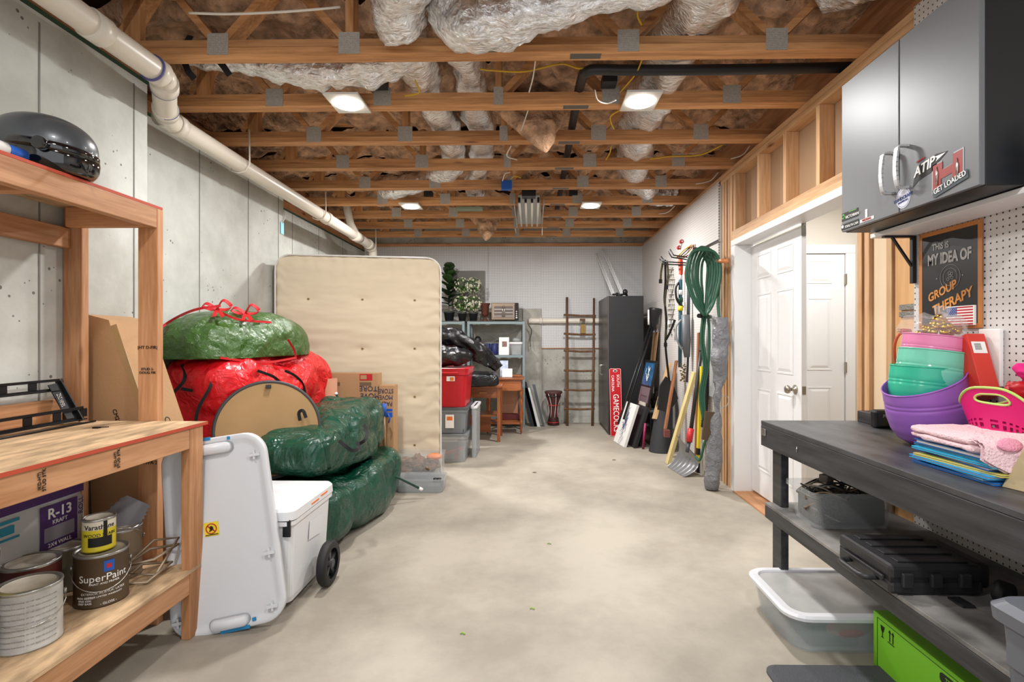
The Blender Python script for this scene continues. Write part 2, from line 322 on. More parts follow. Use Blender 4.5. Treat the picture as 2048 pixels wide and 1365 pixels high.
# hallway behind
hw=mat('hall_paint','cfc9be',.6)
MB().box(XR+.2,3.4,4.50,4.6,0,2.6).build('wall_hall',hw,kind='structure')
MB().box(3.3,3.4,1.6,4.5,0,2.6).build('wall_hall_side',hw,kind='structure')
MB().box(XR+.12,3.4,1.5,1.6,0,2.6).build('wall_hall_near',hw,kind='structure')
MB().box(XR+.106,3.4,1.6,4.6,2.6,2.62).build('ceiling_hall',hw,kind='structure')
MB().box(XR+.12,3.4,1.6,4.6,-.05,0).build('floor_hall',mat('hall_floor','b49873',.5),kind='structure')
MB().box(XR+.106,XR+.12,1.6,2.77,0,2.6).build('wall_hall_left',hw,kind='structure')
MB().box(XR+.12,XR+.21,4.47,4.6,0,2.6).build('wall_hall_corner',hw,kind='structure')
d2=door('door_2',(1.93,4.475,.02),(1,0,0),.735,1.99)
m=MB(); m.box(2.67,2.75,4.46,4.5,0,2.0145,.004); m.box(1.85,2.75,4.46,4.5,2.015,2.09,.004); m.build('trim_3',PAINT,kind='structure')
for z in (.3,1.0,1.75): MB().box(2.66,2.672,4.45,4.472,z,z+.09).build('hinge',BR,d2)
# ================================================================ CEILING
PX=[-2.2,-1.63,-.945,-.21,.495,1.25]; TX=[-1.95,-1.29,.14,.87,1.62]; ZT=3.15; ZB=2.838
def truss(y,label):
    t=thing('floor_truss',(0,y,ZC),label,'floor truss','open web floor trusses overhead')
    MB().box(-2.78,XR+.1,y,y+.089,ZC+.0005,ZC+.037).build('bottom_chord',WX,t); MB().box(-2.78,XR+.1,y,y+.089,ZC+.0385,ZB).build('bottom_chord',WX,t)
    MB().box(-2.78,XR+.1,y,y+.089,ZT,ZT+.038).build('top_chord',WX,t)
    yc=y+.0445
    for a,b in ((-2.2,-1.95),(-1.63,-1.95),(-1.63,-1.29),(-.945,-1.29),(-.21,.14),(.495,.14),(.495,.87),(1.25,.87),(1.25,1.62)):
        s=.03 if b>a else -.03
        MB().beam((a+s,yc,ZB+.005),(b-s,yc,ZT),.085,.036,up=(0,0,1) if 0 else V((-(ZT-ZB),0,b-a))).build('web',WX,t)
    MB().box(-2.13,-2.04,y+.002,y+.04,ZB,ZT).build('web',WZ,t)
    for a in (-.945,-.21): MB().box(a-.02,a+.02,y+.002,y+.087,ZB,ZT).build('web',WZ,t)
    for i,a in enumerate(PX[1:]):
        w_=.055 if i!=2 else .03
        m=MB(); m.box(a-w_,a+w_,y-.0025,y-.0005,ZC-.002,ZC+.11)
        m.build('nail_plate',NPL,t)
    for a in (-1.29,.14,.87): MB().box(a-.06,a+.06,y-.0025,y-.0005,ZT-.05,ZT+.02).build('nail_plate',NPL,t)
    MB().box(.2,.36,y+.02,y+.07,ZC-.0015,ZC).build('nail_plate',NPL,t)
    return t
def plate_mat():
    m=mat('nail_plate','8f8a82',.5,0); N,L=nt(m); b=N['Principled BSDF']; tc=N.new('ShaderNodeTexCoord')
    br=N.new('ShaderNodeTexBrick'); br.inputs['Scale'].default_value=75; br.inputs['Color1'].default_value=lin('cfc9bf'); br.inputs['Color2'].default_value=lin('b5afa5'); br.inputs['Mortar'].default_value=lin('5d5850'); br.inputs['Mortar Size'].default_value=.035
    mp=N.new('ShaderNodeMapping'); mp.inputs['Rotation'].default_value=(pi/2,0,0); L.new(tc.outputs['Object'],mp.inputs[0]); L.new(mp.outputs[0],br.inputs[0]); L.new(br.outputs[0],b.inputs['Base Color']); return m
NPL=plate_mat()
YT=[2.675+.594*i for i in range(9)]
ords=['nearest the camera','second','third','fourth','fifth','sixth','seventh','eighth','last before the pegboard back wall']
T0=truss(YT[0],'brown open web floor truss, nearest the camera and largest')
for i in range(1,9):
    t=dup(T0); t.location.y=YT[i]; t['label']=f'brown open web floor truss, {ords[i]}'+(' from the camera' if i<8 else '')
INS=mat('insulation','c7a080',.95,bump=1,bs=22,var=.62,vs=11,detail=10,dist=.05)
def batt(y0,y1,seed,label):
    def fn(a,b):
        x=-2.75+4.55*a; y=y0+(y1-y0)*b; e=min(1,min(b,1-b)*6)
        d=nz((x,y,0),2.2,seed)*.07+nz((x,y,0),8,seed+3)*.035+abs(nz((x,y,1),5,seed))*-.03
        return (x,y,3.06+.06*(1-e)+d)
    m=MB(); m.grid(fn,130,14); o=m.build('insulation_batt',INS); tag(o,label,'insulation','brown insulation batts between the trusses'); return o
Yall=[2.08]+YT
for i in range(len(Yall)-1): batt(Yall[i]+.09,Yall[i+1]-.003,i,f'brown fluffy insulation, bay in front of the {ords[i]} truss')
batt(YT[-1]+.09,YB,20,'brown insulation in the last bay beside the back wall')
def hang(px0,px1,py0,py1,k,tip,label,seed):
    a=U(px0,py0,k); b=U(px1,py0,k); t_=U(tip,py1,k-.08); c=(a+b)/2
    def fn(u,v):
        th=2*pi*u; p=c.lerp(t_,v); wx=(b.x-a.x)/2*(1-v)**.8+.004; wy=.13*(1-v)**.7+.004
        q=V((p.x+cos(th)*wx,p.y+sin(th)*wy,p.z)); d=nz(q,7,seed)*.05*(1-v*.6); return q+V((cos(th)*d,sin(th)*d,d*.6))
    m=MB(); m.grid(fn,40,26,cu=True); o=m.build('hanging_insulation',INS); return tag(o,label,'insulation')
hang(975,1130,205,306,3.72,1092,'torn brown insulation hanging to a point below the third truss',3)
hang(940,1008,436,482,6.9,972,'small torn tuft of brown insulation hanging near the back wall',5)
# ducts
def foil():
    m=mat('foil','efedea',.2,.93); N,L=nt(m); b=N['Principled BSDF']; tc=N.new('ShaderNodeTexCoord')
    mp=N.new('ShaderNodeMapping'); mp.inputs['Scale'].default_value=(1,2.2,1); L.new(tc.outputs['Object'],mp.inputs[0])
    n=N.new('ShaderNodeTexNoise'); n.inputs['Scale'].default_value=13; n.inputs['Detail'].default_value=7; n.inputs['Distortion'].default_value=2.5; n.inputs['Roughness'].default_value=.65; L.new(mp.outputs[0],n.inputs[0])
    v=N.new('ShaderNodeTexVoronoi'); v.inputs['Scale'].default_value=26; L.new(mp.outputs[0],v.inputs[0])
    ad=N.new('ShaderNodeMath'); ad.operation='MULTIPLY_ADD'; ad.inputs[1].default_value=.5; L.new(v.outputs[0],ad.inputs[0]); L.new(n.outputs[0],ad.inputs[2])
    bp=N.new('ShaderNodeBump'); bp.inputs['Strength'].default_value=.55; bp.inputs['Distance'].default_value=.02
    mp2=N.new('ShaderNodeMapping'); mp2.inputs['Scale'].default_value=(9,38,9); L.new(tc.outputs['Object'],mp2.inputs[0])
    n3=N.new('ShaderNodeTexNoise'); n3.inputs['Scale'].default_value=1.6; n3.inputs['Detail'].default_value=4; n3.inputs['Distortion'].default_value=1.2; L.new(mp2.outputs[0],n3.inputs[0])
    r3=N.new('ShaderNodeValToRGB'); r3.color_ramp.elements[0].position=.33; r3.color_ramp.elements[1].position=.5; r3.color_ramp.elements[0].color=lin('d8d5d0'); r3.color_ramp.elements[1].color=lin('ffffff'); L.new(n3.outputs[0],r3.inputs[0]); L.new(r3.outputs[0],b.inputs['Base Color'])
    b2=N.new('ShaderNodeBump'); b2.inputs['Strength'].default_value=.8; b2.inputs['Distance'].default_value=.012; L.new(n3.outputs[0],b2.inputs['Height'])
    L.new(ad.outputs[0],bp.inputs['Height']); L.new(bp.outputs[0],b2.inputs['Normal']); L.new(b2.outputs[0],b.inputs['Normal']); return m
FOIL=foil()
def bez(pts,n=8):
    """Catmull-Rom through points"""
    P=[V(p) for p in pts]; P=[P[0]*2-P[1]]+P+[P[-1]*2-P[-2]]; out=[]
    for i in range(1,len(P)-2):
        for j in range(n):
            t=j/n; a,b,c,d=P[i-1:i+3]; out.append(.5*((2*b)+(c-a)*t+(2*a-5*b+4*c-d)*t*t+(3*b-a-3*c+d)*t**3))
    out.append(P[-2]); return out
def duct(pts,r,label,seed=0,n=10,rr=None):
    ps=bez(pts,n); N_=len(ps); seg=40
    m=MB(); rs=[(r if rr is None else rr[0]+(rr[1]-rr[0])*i/(N_-1)) for i in range(N_)]
    m.tube(ps,rs,seg)
    for v in m.bm.verts:
        d=nz(v.co,4,seed)*.035+abs(nz((v.co.x*1.0,v.co.y*2,v.co.z),9,seed+1))*.022
        c=min(ps,key=lambda q:(q-v.co).length); q=(v.co-c); 
        if q.length>1e-5: v.co+=q.normalized()*(d-.01)
    o=m.build('flex_duct',FOIL); return tag(o,label,'duct')
duct([U(800,-60,2.25),U(800,-20,2.45),U(800,30,2.55),U(812,60,2.62)],.125,'silver foil flex duct at the top, ending left of the wide bulging one',1)
duct([U(925,-90,2.75),U(905,-20,2.62),U(912,45,2.52),U(985,42,2.45),U(1080,15,2.4),U(1250,-25,2.35),U(1420,-70,2.3)],.13,'wide bulging silver foil duct sweeping rightwards in front of the first truss',2,rr=(.12,.10))
duct([(-.69,2.86,2.98),(-.70,3.25,2.97),(-.69,3.7,2.97),(-.69,4.3,2.97),(-.70,4.7,2.96),(-.8,5.0,2.92),(-1.1,5.25,2.89),(-1.45,5.5,2.90),(-1.72,5.9,2.93),(-1.8,6.2,2.98)],.108,'silver foil flex duct running back then curving left above the far left light',3)
duct([(-.40,2.8,2.98),(-.40,3.3,2.97),(-.41,4.3,2.97),(-.5,5.0,2.96),(-.62,5.6,2.96),(-.64,5.95,2.98)],.108,'silver foil flex duct running straight back beside the curving one',4)
duct([(-.66,2.98,2.95),(-.78,2.98,2.90),(-.95,3.0,2.85),(-1.2,3.0,2.84),(-1.5,3.0,2.88),(-1.75,3.0,2.93),(-2.0,3.02,2.95)],.09,'silver foil duct branch slung leftwards between the first two trusses',5,rr=(.10,.075))
duct([(.80,1.3,3.0),(.82,2.0,2.99),(.83,2.4,2.99),(.83,3.0,2.99),(.82,3.6,2.98),(.87,4.2,2.98),(.95,4.8,2.97),(1.08,5.4,2.96),(1.35,5.85,2.95),(1.6,5.95,2.96)],.16,'fat silver foil flex duct running back along the right side of the ceiling',6)
duct([(1.75,2.3,3.0),(1.6,2.38,2.97),(1.55,2.5,2.98),(1.5,2.65,3.02)],.09,'short silver foil duct showing above the top of the right wall',7)
for (pa,pb,k) in (((395,120),(440,165),2.95),((560,108),(570,165),2.9)): pass
st=MB(); 
for pts in ([(-1.93,2.91,3.0),(-1.95,2.88,2.9),(-1.93,2.88,2.80),(-1.90,2.9,2.75)],[(-1.93,2.9,2.86),(-1.85,2.88,2.92),(-1.75,2.88,2.84),(-1.70,2.9,2.77)]):
    q=bez(pts,5)
    for a,b in zip(q,q[1:]): st.beam(a,b,.035,.004,up=(0,1,0))
tag(st.build('duct_strap',mat('black_webbing','211f20',.7)),'loose black strap looped around the left end of the branch duct','strap')
BPIPE=mat('black_abs','232426',.45)
def pipe(pts,r,m,name,label,cat,n=8,seg=18,collars=(),cm=None,cr=1.14):
    ps=bez(pts,n) if n else pts; b=MB(); b.tube(ps,r,seg)
    if not collars: return tag(b.build(name,m),label,cat)
    t=thing(name,V(pts[0]),label,cat); b.build('pipe_run',m,t)
    for a,d,l in collars:
        a=V(a);d=V(d).normalized(); MB().cyl(a-d*l/2,a+d*l/2,r*cr,seg=24).build('coupling',cm or m,t)
    return t
pipe([(2.0,2.98,2.83),(1.2,2.96,2.81),(.6,2.94,2.80),(.36,2.93,2.80),(.31,2.96,2.80),(.30,3.08,2.84),(.30,3.6,2.875),(.31,5.0,2.885),(.31,6.6,2.89)],.029,BPIPE,'vent_pipe','black plastic vent pipe crossing under the right bays and turning back','pipe')
# cables
YEL=mat('yellow_cable','caa21f',.5); WHC=mat('white_cable','d9d2c6',.5)
def cable(pts,r,m,label): b=MB(); b.tube(bez(pts,8),r,6); return tag(b.build('cable',m),label,'cable')
cable([U(960,138,2.95),U(985,141,2.93),U(1050,143,2.95),U(1120,128,2.95),U(1160,137,2.95),U(1200,130,2.95),U(1240,142,3.0)],.005,YEL,'yellow cable draped between the first two trusses over the centre')
cable([U(1290,-20,2.5),U(1275,25,2.55),U(1283,50,2.62)],.005,YEL,'yellow cable dangling in front of the first truss at the top')
cable([U(1285,118,2.8),U(1270,150,2.95),U(1240,185,3.1)],.004,YEL,'yellow cable running up from the right near light')
cable([U(1240,220,3.35),U(1222,232,3.4),U(1222,245,3.5),U(1228,258,3.6)],.005,YEL,'yellow cable tail hanging left of the right duct')
cable([U(1222,292,4.05),U(1220,305,4.1),U(1212,320,4.2)],.005,YEL,'short yellow cable hanging in the fourth bay')
cable([U(1300,318,4.3),U(1340,313,4.35),U(1400,310,4.3),U(1445,290,4.1)],.006,YEL,'yellow cable with black splice at right, under the fourth bay')
cable([U(830,160,3.0),U(838,185,3.05),U(810,192,3.1)],.005,YEL,'yellow cable running into the box at the left near light')
cable([U(378,26,2.5),U(460,28,2.5),U(560,24,2.5),U(640,18,2.55),U(680,14,2.6)],.006,WHC,'pair of white cables stapled across insulation at the top left')
cable([U(1190,180,3.0),U(1195,200,3.05),U(1212,207,3.1),U(1232,200,3.1)],.004,WHC,'white cable looping beside the box of the right near light')
cable([U(1057,218,3.4),U(1048,245,3.5),U(1042,262,3.6)],.004,WHC,'thin white cable hanging across the torn insulation')
cable([U(1071,120,2.8),U(1066,155,2.9),U(1058,185,3.0)],.004,WHC,'thin white cable hanging between the first two trusses')
cable([U(1022,292,4.0),U(1014,312,4.1),U(1034,320,4.2)],.005,WHC,'white cable end hanging in the fourth bay')
cable([U(1005,362,4.9),U(1010,348,4.8),U(1020,345,4.75)],.005,WHC,'white cable entering the blue junction box')
cable([U(1022,358,4.9),U(1030,352,4.8),U(1042,356,4.8)],.005,YEL,'yellow cable entering the blue junction box')
cable([U(1500,292,4.2),U(1485,310,4.3),U(1462,318,4.4)],.005,WHC,'white cable dropping to the wall top right of the ceiling')
cable([U(1392,368,5.0),U(1420,362,5.0),U(1437,345,4.9)],.006,WHC,'white cable curling beside the fifth truss at right')
cable([U(1350,412,6.0),U(1335,425,6.1),U(1318,428,6.2)],.006,WHC,'white cable curling near the back right corner of the ceiling')
# lamps
GLOW=mat('led_disc','ffffff',.5,emit=('fffaf0',26)); LP=mat('lamp_plate','dcd9d3',.5,.1)
pos=['near left','near right','far left','far right']
for i,(x,y) in enumerate(LIGHTS):
    lb=(f'square white ceiling light with glowing round lens, {pos[i]} of the four' if i<4 else 'unseen square fill light added above the camera, '+('left' if i==4 else 'right')+' one')
    t=thing('ceiling_light',(x,y,2.76),lb,'ceiling light','round LED ceiling lights')
    sk=(.07 if x>0 else -.07)
    m=MB(); z=2.735; h=.105; q=[(x-h-sk*.0,y-.13),(x+h,y-.13),(x+h,y+.13),(x-h,y+.13)]
    m.hexa([V((a,b,z)) for a,b in q]+[V((a,b,z+.012)) for a,b in q]); m.build('trim_plate',LP,t)
    m=MB(); m.cyl((x,y,z-.008),(x,y,z-.001),.078,seg=32); m.build('lens',GLOW,t)
    if i<4:
        s=1 if x<0 else -1
        m=MB(); m.box(x+s*.19-.045,x+s*.19+.045,y-.03,y+.06,2.765+.08,2.9,.003); m.build('driver_box',BPIPE,t)
# tube fixture
t=thing('tube_light_fixture',(-.03,5.3,2.75),'unlit four-tube strip light fixture hanging near the back centre','light fixture')
FX=mat('fixture_metal','b9b8b2',.4,.3); TU=mat('tube_glass','e9e7e0',.3)
x0,x1,y0,y1,z=-.19,.13,5.32,6.6,2.70
m=MB(); m.hexa([V(q) for q in [(x0+.05,y0,z+.05),(x1-.05,y0,z+.05),(x1,y1,z+.05),(x0,y1,z+.05),(x0+.05,y0,z+.062),(x1-.05,y0,z+.062),(x1,y1,z+.062),(x0,y1,z+.062)]])
m.box(x0,x0+.008,y0+.12,y1,z,z+.05); m.box(x1-.008,x1,y0+.12,y1,z,z+.05); m.build('reflector',FX,t)
for k in range(4):
    x=x0+.06+k*.066
    MB().cyl((x,y0+.08,z+.02),(x,y1-.03,z+.02),.013,seg=12).build('tube',TU,t); MB().box(x-.012,x+.012,y0+.04,y0+.08,z,z+.05).build('socket',BLACK,t)
MB().box(-.1,.04,y0-.12,y0,z+.02,z+.1).build('ballast_box',BLACK,t)
MB().tube([(x0,y1-.05,z),(x0-.02,y1-.1,z-.03),(x0-.01,y1,z-.06)],.004,6).build('pull_cord',WHC,t); MB().tube([(x1,y1-.05,z),(x1,y1-.03,z-.1)],.005,6).build('pull_cord',WHC,t)
a=U(1013,371,4.98); m=MB().box(a.x-.05,a.x+.05,a.y,a.y+.06,a.z-.035,a.z+.05,.003); tag(m.build('junction_box',BLUEP),'blue electrical junction box on the fifth truss','junction box')
a=U(938,417,5.9); m=MB(); m.box(a.x-.15,a.x+.15,a.y,a.y+.1,a.z-.01,a.z+.02,.003); tag(m.build('vent_register',mat('register','8d9a86',.5,.3)),'narrow grey green metal strip under the sixth truss left of the fixture','vent')
# ================================================================ helpers for soft and moulded things
def frame(n,up=(0,0,1)):
    """right, up, normal axes of a face whose outward normal is n"""
    n=V(n).normalized(); u=V(up); u=(u-n*u.dot(n)).normalized(); return u.cross(n),u,n
def rrect(w,h,r,n=6,cx=0,cy=0):
    out=[]
    for sx,sy,a in ((1,1,0),(-1,1,90),(-1,-1,180),(1,-1,270)):
        for i in range(n+1):
            t=R(a+90*i/n); out.append((cx+sx*(w/2-r)+r*cos(t),cy+sy*(h/2-r)+r*sin(t)))
    return out
def ring_loft(m,loops,smooth=True,cap0=True,cap1=True):
    k=len(loops[0]); vs=[V(p) for l in loops for p in l]; fs=[]
    for i in range(len(loops)-1):
        for j in range(k): fs.append((i*k+j,i*k+(j+1)%k,(i+1)*k+(j+1)%k,(i+1)*k+j))
    if cap0: fs.append(tuple(range(k))[::-1])
    if cap1: fs.append(tuple((len(loops)-1)*k+j for j in range(k)))
    m._add(vs,fs,smooth); return m
def rloop(cx,cy,w,h,r,z,n=5): return [(x,y,z) for x,y in rrect(w,h,r,n,cx,cy)]
def tote(name,x0,x1,y0,y1,z0,z1,mb,ml,label,cat='storage bin',taper=.025,lidh=.02,group=None,lid=True,r=.04,wall=.004):
    cx,cy,w,h=(x0+x1)/2,(y0+y1)/2,x1-x0,y1-y0; t=thing(name,(cx,cy,z0),label,cat,group)
    m=MB(); H=z1-z0-(lidh if lid else 0); tp=taper
    L=[rloop(cx,cy,w-2*tp,h-2*tp,r,z0),rloop(cx,cy,w-2*tp*.4,h-2*tp*.4,r,z0+H*.85),rloop(cx,cy,w,h,r,z0+H*.87),rloop(cx,cy,w,h,r,z0+H),
       rloop(cx,cy,w-.012,h-.012,r,z0+H),rloop(cx,cy,w-2*tp*.4-2*wall,h-2*tp*.4-2*wall,r,z0+H*.85),rloop(cx,cy,w-2*tp-2*wall,h-2*tp-2*wall,r,z0+wall)]
    ring_loft(m,L,False); m.build('body',mb,t)
    if lid:
        m=MB(); L=[rloop(cx,cy,w+.012,h+.012,r,z1-lidh-.006),rloop(cx,cy,w+.014,h+.014,r,z1-.004),rloop(cx,cy,w+.004,h+.004,r,z1),rloop(cx,cy,w-.03,h-.03,r,z1),rloop(cx,cy,w-.045,h-.045,r,z1-.006)]
        ring_loft(m,L,False); m.build('lid',ml,t)
    return t
def bagmat(name,col,rough=.22,b=.9,sc_=11,spec=.6,f=.7):
    m=mat(name,col,rough,spec=spec); N,L=nt(m); bs=N['Principled BSDF']; tc=N.new('ShaderNodeTexCoord')
    n=N.new('ShaderNodeTexNoise'); n.inputs['Scale'].default_value=sc_; n.inputs['Detail'].default_value=5; n.inputs['Distortion'].default_value=2.2
    v=N.new('ShaderNodeTexVoronoi'); v.inputs['Scale'].default_value=sc_*.9; v.feature='F1'
    ad=N.new('ShaderNodeMath'); ad.operation='ADD'; L.new(tc.outputs['Object'],n.inputs[0]); dn=N.new('ShaderNodeTexNoise'); dn.inputs['Scale'].default_value=6; dn.inputs['Detail'].default_value=3; L.new(tc.outputs['Object'],dn.inputs[0]); vm=N.new('ShaderNodeVectorMath'); vm.operation='MULTIPLY_ADD'; vm.inputs[1].default_value=(.12,.12,.12); L.new(dn.outputs['Color'],vm.inputs[0]); L.new(tc.outputs['Object'],vm.inputs[2]); L.new(vm.outputs[0],v.inputs[0]); L.new(n.outputs[0],ad.inputs[0])
    ml=N.new('ShaderNodeMath'); ml.operation='MULTIPLY'; ml.inputs[1].default_value=1.1; L.new(v.outputs[0],ml.inputs[0]); L.new(ml.outputs[0],ad.inputs[1])
    bp=N.new('ShaderNodeBump'); bp.inputs['Strength'].default_value=b; bp.inputs['Distance'].default_value=.03; L.new(ad.outputs[0],bp.inputs['Height']); n9=N.new('ShaderNodeTexNoise'); n9.inputs['Scale'].default_value=sc_*4; n9.inputs['Detail'].default_value=4; n9.inputs['Distortion'].default_value=1.5; L.new(tc.outputs['Object'],n9.inputs[0]); b2=N.new('ShaderNodeBump'); b2.inputs['Strength'].default_value=b*f; b2.inputs['Distance'].default_value=.012; L.new(n9.outputs[0],b2.inputs['Height']); L.new(bp.outputs[0],b2.inputs['Normal']); L.new(b2.outputs[0],bs.inputs['Normal']); return m
def wrinkle(seed,a=.04,s=2.5,b=.02,s2=9): return lambda p: nz(p,s,seed)*a-abs(nz(p,s2,seed+1))*b
def cam_to(p): return (CAM-V(p)).normalized()
OSB=mat('osb','c9a983',.75,bump=.4,bs=40,var=.5,vs=22,stretch=(1,.3,1)); 
ORED=mat('red_edge','b5482f',.7)
# ================================================================ LEFT WORKBENCH
wbn=thing('workbench',(-1.78,1.4,0),'unpainted lumber workbench with raised back shelf along the left concrete wall','workbench')
def part(m,name,mt,p,label=None):
    o=m.build(name,mt,p)
    if label: o['label']=label
    return o
YA=.62
part(MB().box(-1.493,-1.455,2.19,2.279,0,.902,.003),'post',LZ,wbn)
part(MB().box(-1.493,-1.455,YA,YA+.089,0,.902,.003),'post',LZ,wbn)
for x0,x1 in ((-1.765,-1.677),(-2.106,-2.02)): part(MB().box(x0,x1,2.302,2.34,0,1.868,.003),'post',LZ,wbn); part(MB().box(x0,x1,YA,YA+.038,0,1.868,.003),'post',LZ,wbn)
part(MB().box(-1.493,-1.4551,YA+.089,2.189,.815,.902,.003),'apron',LY,wbn)
part(MB().box(-2.10,-1.494,2.262,2.30,.815,.902,.003),'apron',LX,wbn)
part(MB().box(-2.106,-2.068,YA,2.28,.815,.902,.003),'apron',LY,wbn)
part(MB().box(-2.106,-1.448,YA,2.30,.903,.916),'worktop',OSB,wbn)
part(MB().box(-1.448,-1.446,YA,2.30,.903,.916),'worktop_edge',ORED,wbn,'orange red painted worktop edge')
part(MB().box(-2.106,-2.068,YA,2.26,.9165,1.02,.003),'back_rail',LY,wbn)
part(MB().box(-1.493,-1.4551,YA+.089,2.189,.195,.284,.003),'shelf_rail',LY,wbn)
part(MB().box(-2.10,-1.494,2.262,2.30,.195,.284,.003),'shelf_rail',LX,wbn)
part(MB().box(-2.106,-1.452,YA,2.26,.2845,.298),'lower_shelf',OSB,wbn)
part(MB().box(-1.715,-1.677,YA,2.301,1.78,1.868,.003),'top_rail',LY,wbn)
for y in (2.262,1.72,1.1): part(MB().box(-2.06,-1.716,y,y+.038,1.78,1.867,.003),'joist',LX,wbn)
part(MB().box(-2.106,-2.068,YA,2.301,1.69,1.779,.003),'ledger',LY,wbn)
part(MB().box(-2.106,-1.683,YA,2.34,1.869,1.881),'top_shelf',OSB,wbn)
part(MB().box(-1.682,-1.680,YA,2.34,1.869,1.881),'top_shelf_edge',ORED,wbn,'orange red painted shelf edge')
for y,z,s in ((1.52,.862,'STUD'),(1.80,.862,'STUD'),):
    text('|KD-HT|\nSTUD STK',(-1.4545,y,z),(0,0,1),(0,-1,0),.015,INK,wbn,'grade_stamp')
text('|HT D-FIR|',(-1.72,2.3015,1.245),(1,0,0),(0,0,1),.02,INK,wbn,'grade_stamp'); text('STUD 2-\nDOUG FIR',(-1.72,2.3015,1.14),(1,0,0),(0,0,1),.016,INK,wbn,'grade_stamp')
text('S-DRY\nWWPA 2',(-1.72,2.3015,.74),(1,0,0),(0,0,1),.022,INK,wbn,'grade_stamp')
# helmet
hc=V((-1.81,1.90,1.995)); HG=mat('helmet_grey','4b4e52',.34,.2,coat=.3); HB=mat('helmet_visor','0c0d10',.08,coat=1)
t=thing('motorcycle_helmet',(hc.x,hc.y,1.881),'glossy dark grey full-face helmet on the raised shelf of the left workbench','helmet')
ax=V((1,.12,-.12)).normalized(); M=Matrix((ax,V((0,0,1)).cross(ax).normalized(),ax.cross(V((0,0,1)).cross(ax).normalized()))).transposed()
def hshell(p): return 0
m=MB(); m.blob(hc,(.170,.125,.117),.95,.95,M=M,flat=1.883+.03); m.build('shell',HG,t)
m=MB(); m.blob(hc+V((.015,0,-.05)),(.160,.122,.072),.75,.9,M=M,flat=1.884); m.build('chin_guard',HB,t)
m=MB(); m.blob(hc+V((.03,-.005,-.02)),(.150,.1235,.026),.6,.95,M=M); m.build('visor',HB,t)
c0=hc+V((.10,-.128,-.03)); m=MB(); m.cyl(c0+V((0,.02,0)),c0+V((.003,-.004,0)),.022,seg=20); m.build('visor_pivot',HB,t)
m=MB(); m.tube([hc+V((.165,-.03,-.07)),hc+V((.185,-.03,-.10)),hc+V((.19,-.03,-.105))],.004,6); m.build('strap',BLACK,t)
m=MB(); m.blob((-1.735,1.86,1.889),(.05,.03,.008),1,1,20,10,disp=lambda p:nz(p,40)*.004); tag(m.build('red_cloth',mat('red_cloth','b3202a',.9)),'small scrap of red cloth under the helmet','cloth')
t=thing('bottle',(-1.74,1.60,1.881),'blue capped white bottle lying at the left end of the raised shelf','bottle')
MB().cyl((-1.745,1.44,1.908),(-1.745,1.69,1.908),.026).build('body',WHP,t); MB().cyl((-1.745,1.691,1.908),(-1.745,1.755,1.908),.024,seg=18).build('cap',BLUEP,t)
# tv bracket
BM=mat('black_steel','1b1c1f',.38,.3)
t=thing('wall_bracket',(-2.0,1.8,.917),'black slotted steel wall mount bracket leaning on the left worktop','bracket')
def slotrail(a,b,w,h,name,n):
    a=V(a);b=V(b); m=MB(); d=(b-a)
    m.beam(a,b,.004,w*.28,up=(0,0,1)); m.beam(a+V((0,0,w)),b+V((0,0,w)),.004,w*.28)
    for i in range(n+1):
        c=a+d*(i/n); m.beam(c-d.normalized()*.018+V((0,0,w/2)),c+d.normalized()*.018+V((0,0,w/2)),.004,w*.8)
    m.beam(a+V((0.008,0,-.004)),b+V((.008,0,-.004)),.022,.004); m.build(name,BM,t)
slotrail((-1.985,1.25,.93),(-1.985,2.27,.935),.045,0,'rail',8); slotrail((-2.055,1.25,1.06),(-2.055,2.23,1.065),.04,0,'rail',8)
m=MB(); m.beam((-2.055,2.20,1.09),(-1.985,2.22,.93),.05,.004,up=(1,0,0)); m.beam((-2.055,2.228,1.10),(-1.975,2.25,.925),.006,.022,up=(1,0,0)); sp=m.build('side_plate',BM,t)
text('TILT LOCK\nMAX 60 KG',(-2.018,2.195,1.02),(.4,0,-1),(.9,0.1,.4),.012,WHP,t,'lettering')
m=MB(); m.tube([(-1.93,2.27,.921),(-1.93,1.3,.921)],.004,6); m.build('rod',BM,t)
m=MB(); m.box(-1.80,-1.775,2.10,2.115,.9165,.922); m.tube([(-1.775,2.11,.92),(-1.755,2.13,.919)],.002,6); tag(m.build('binder_clip',BLACK),'tiny black clip lying on the left worktop','clip')
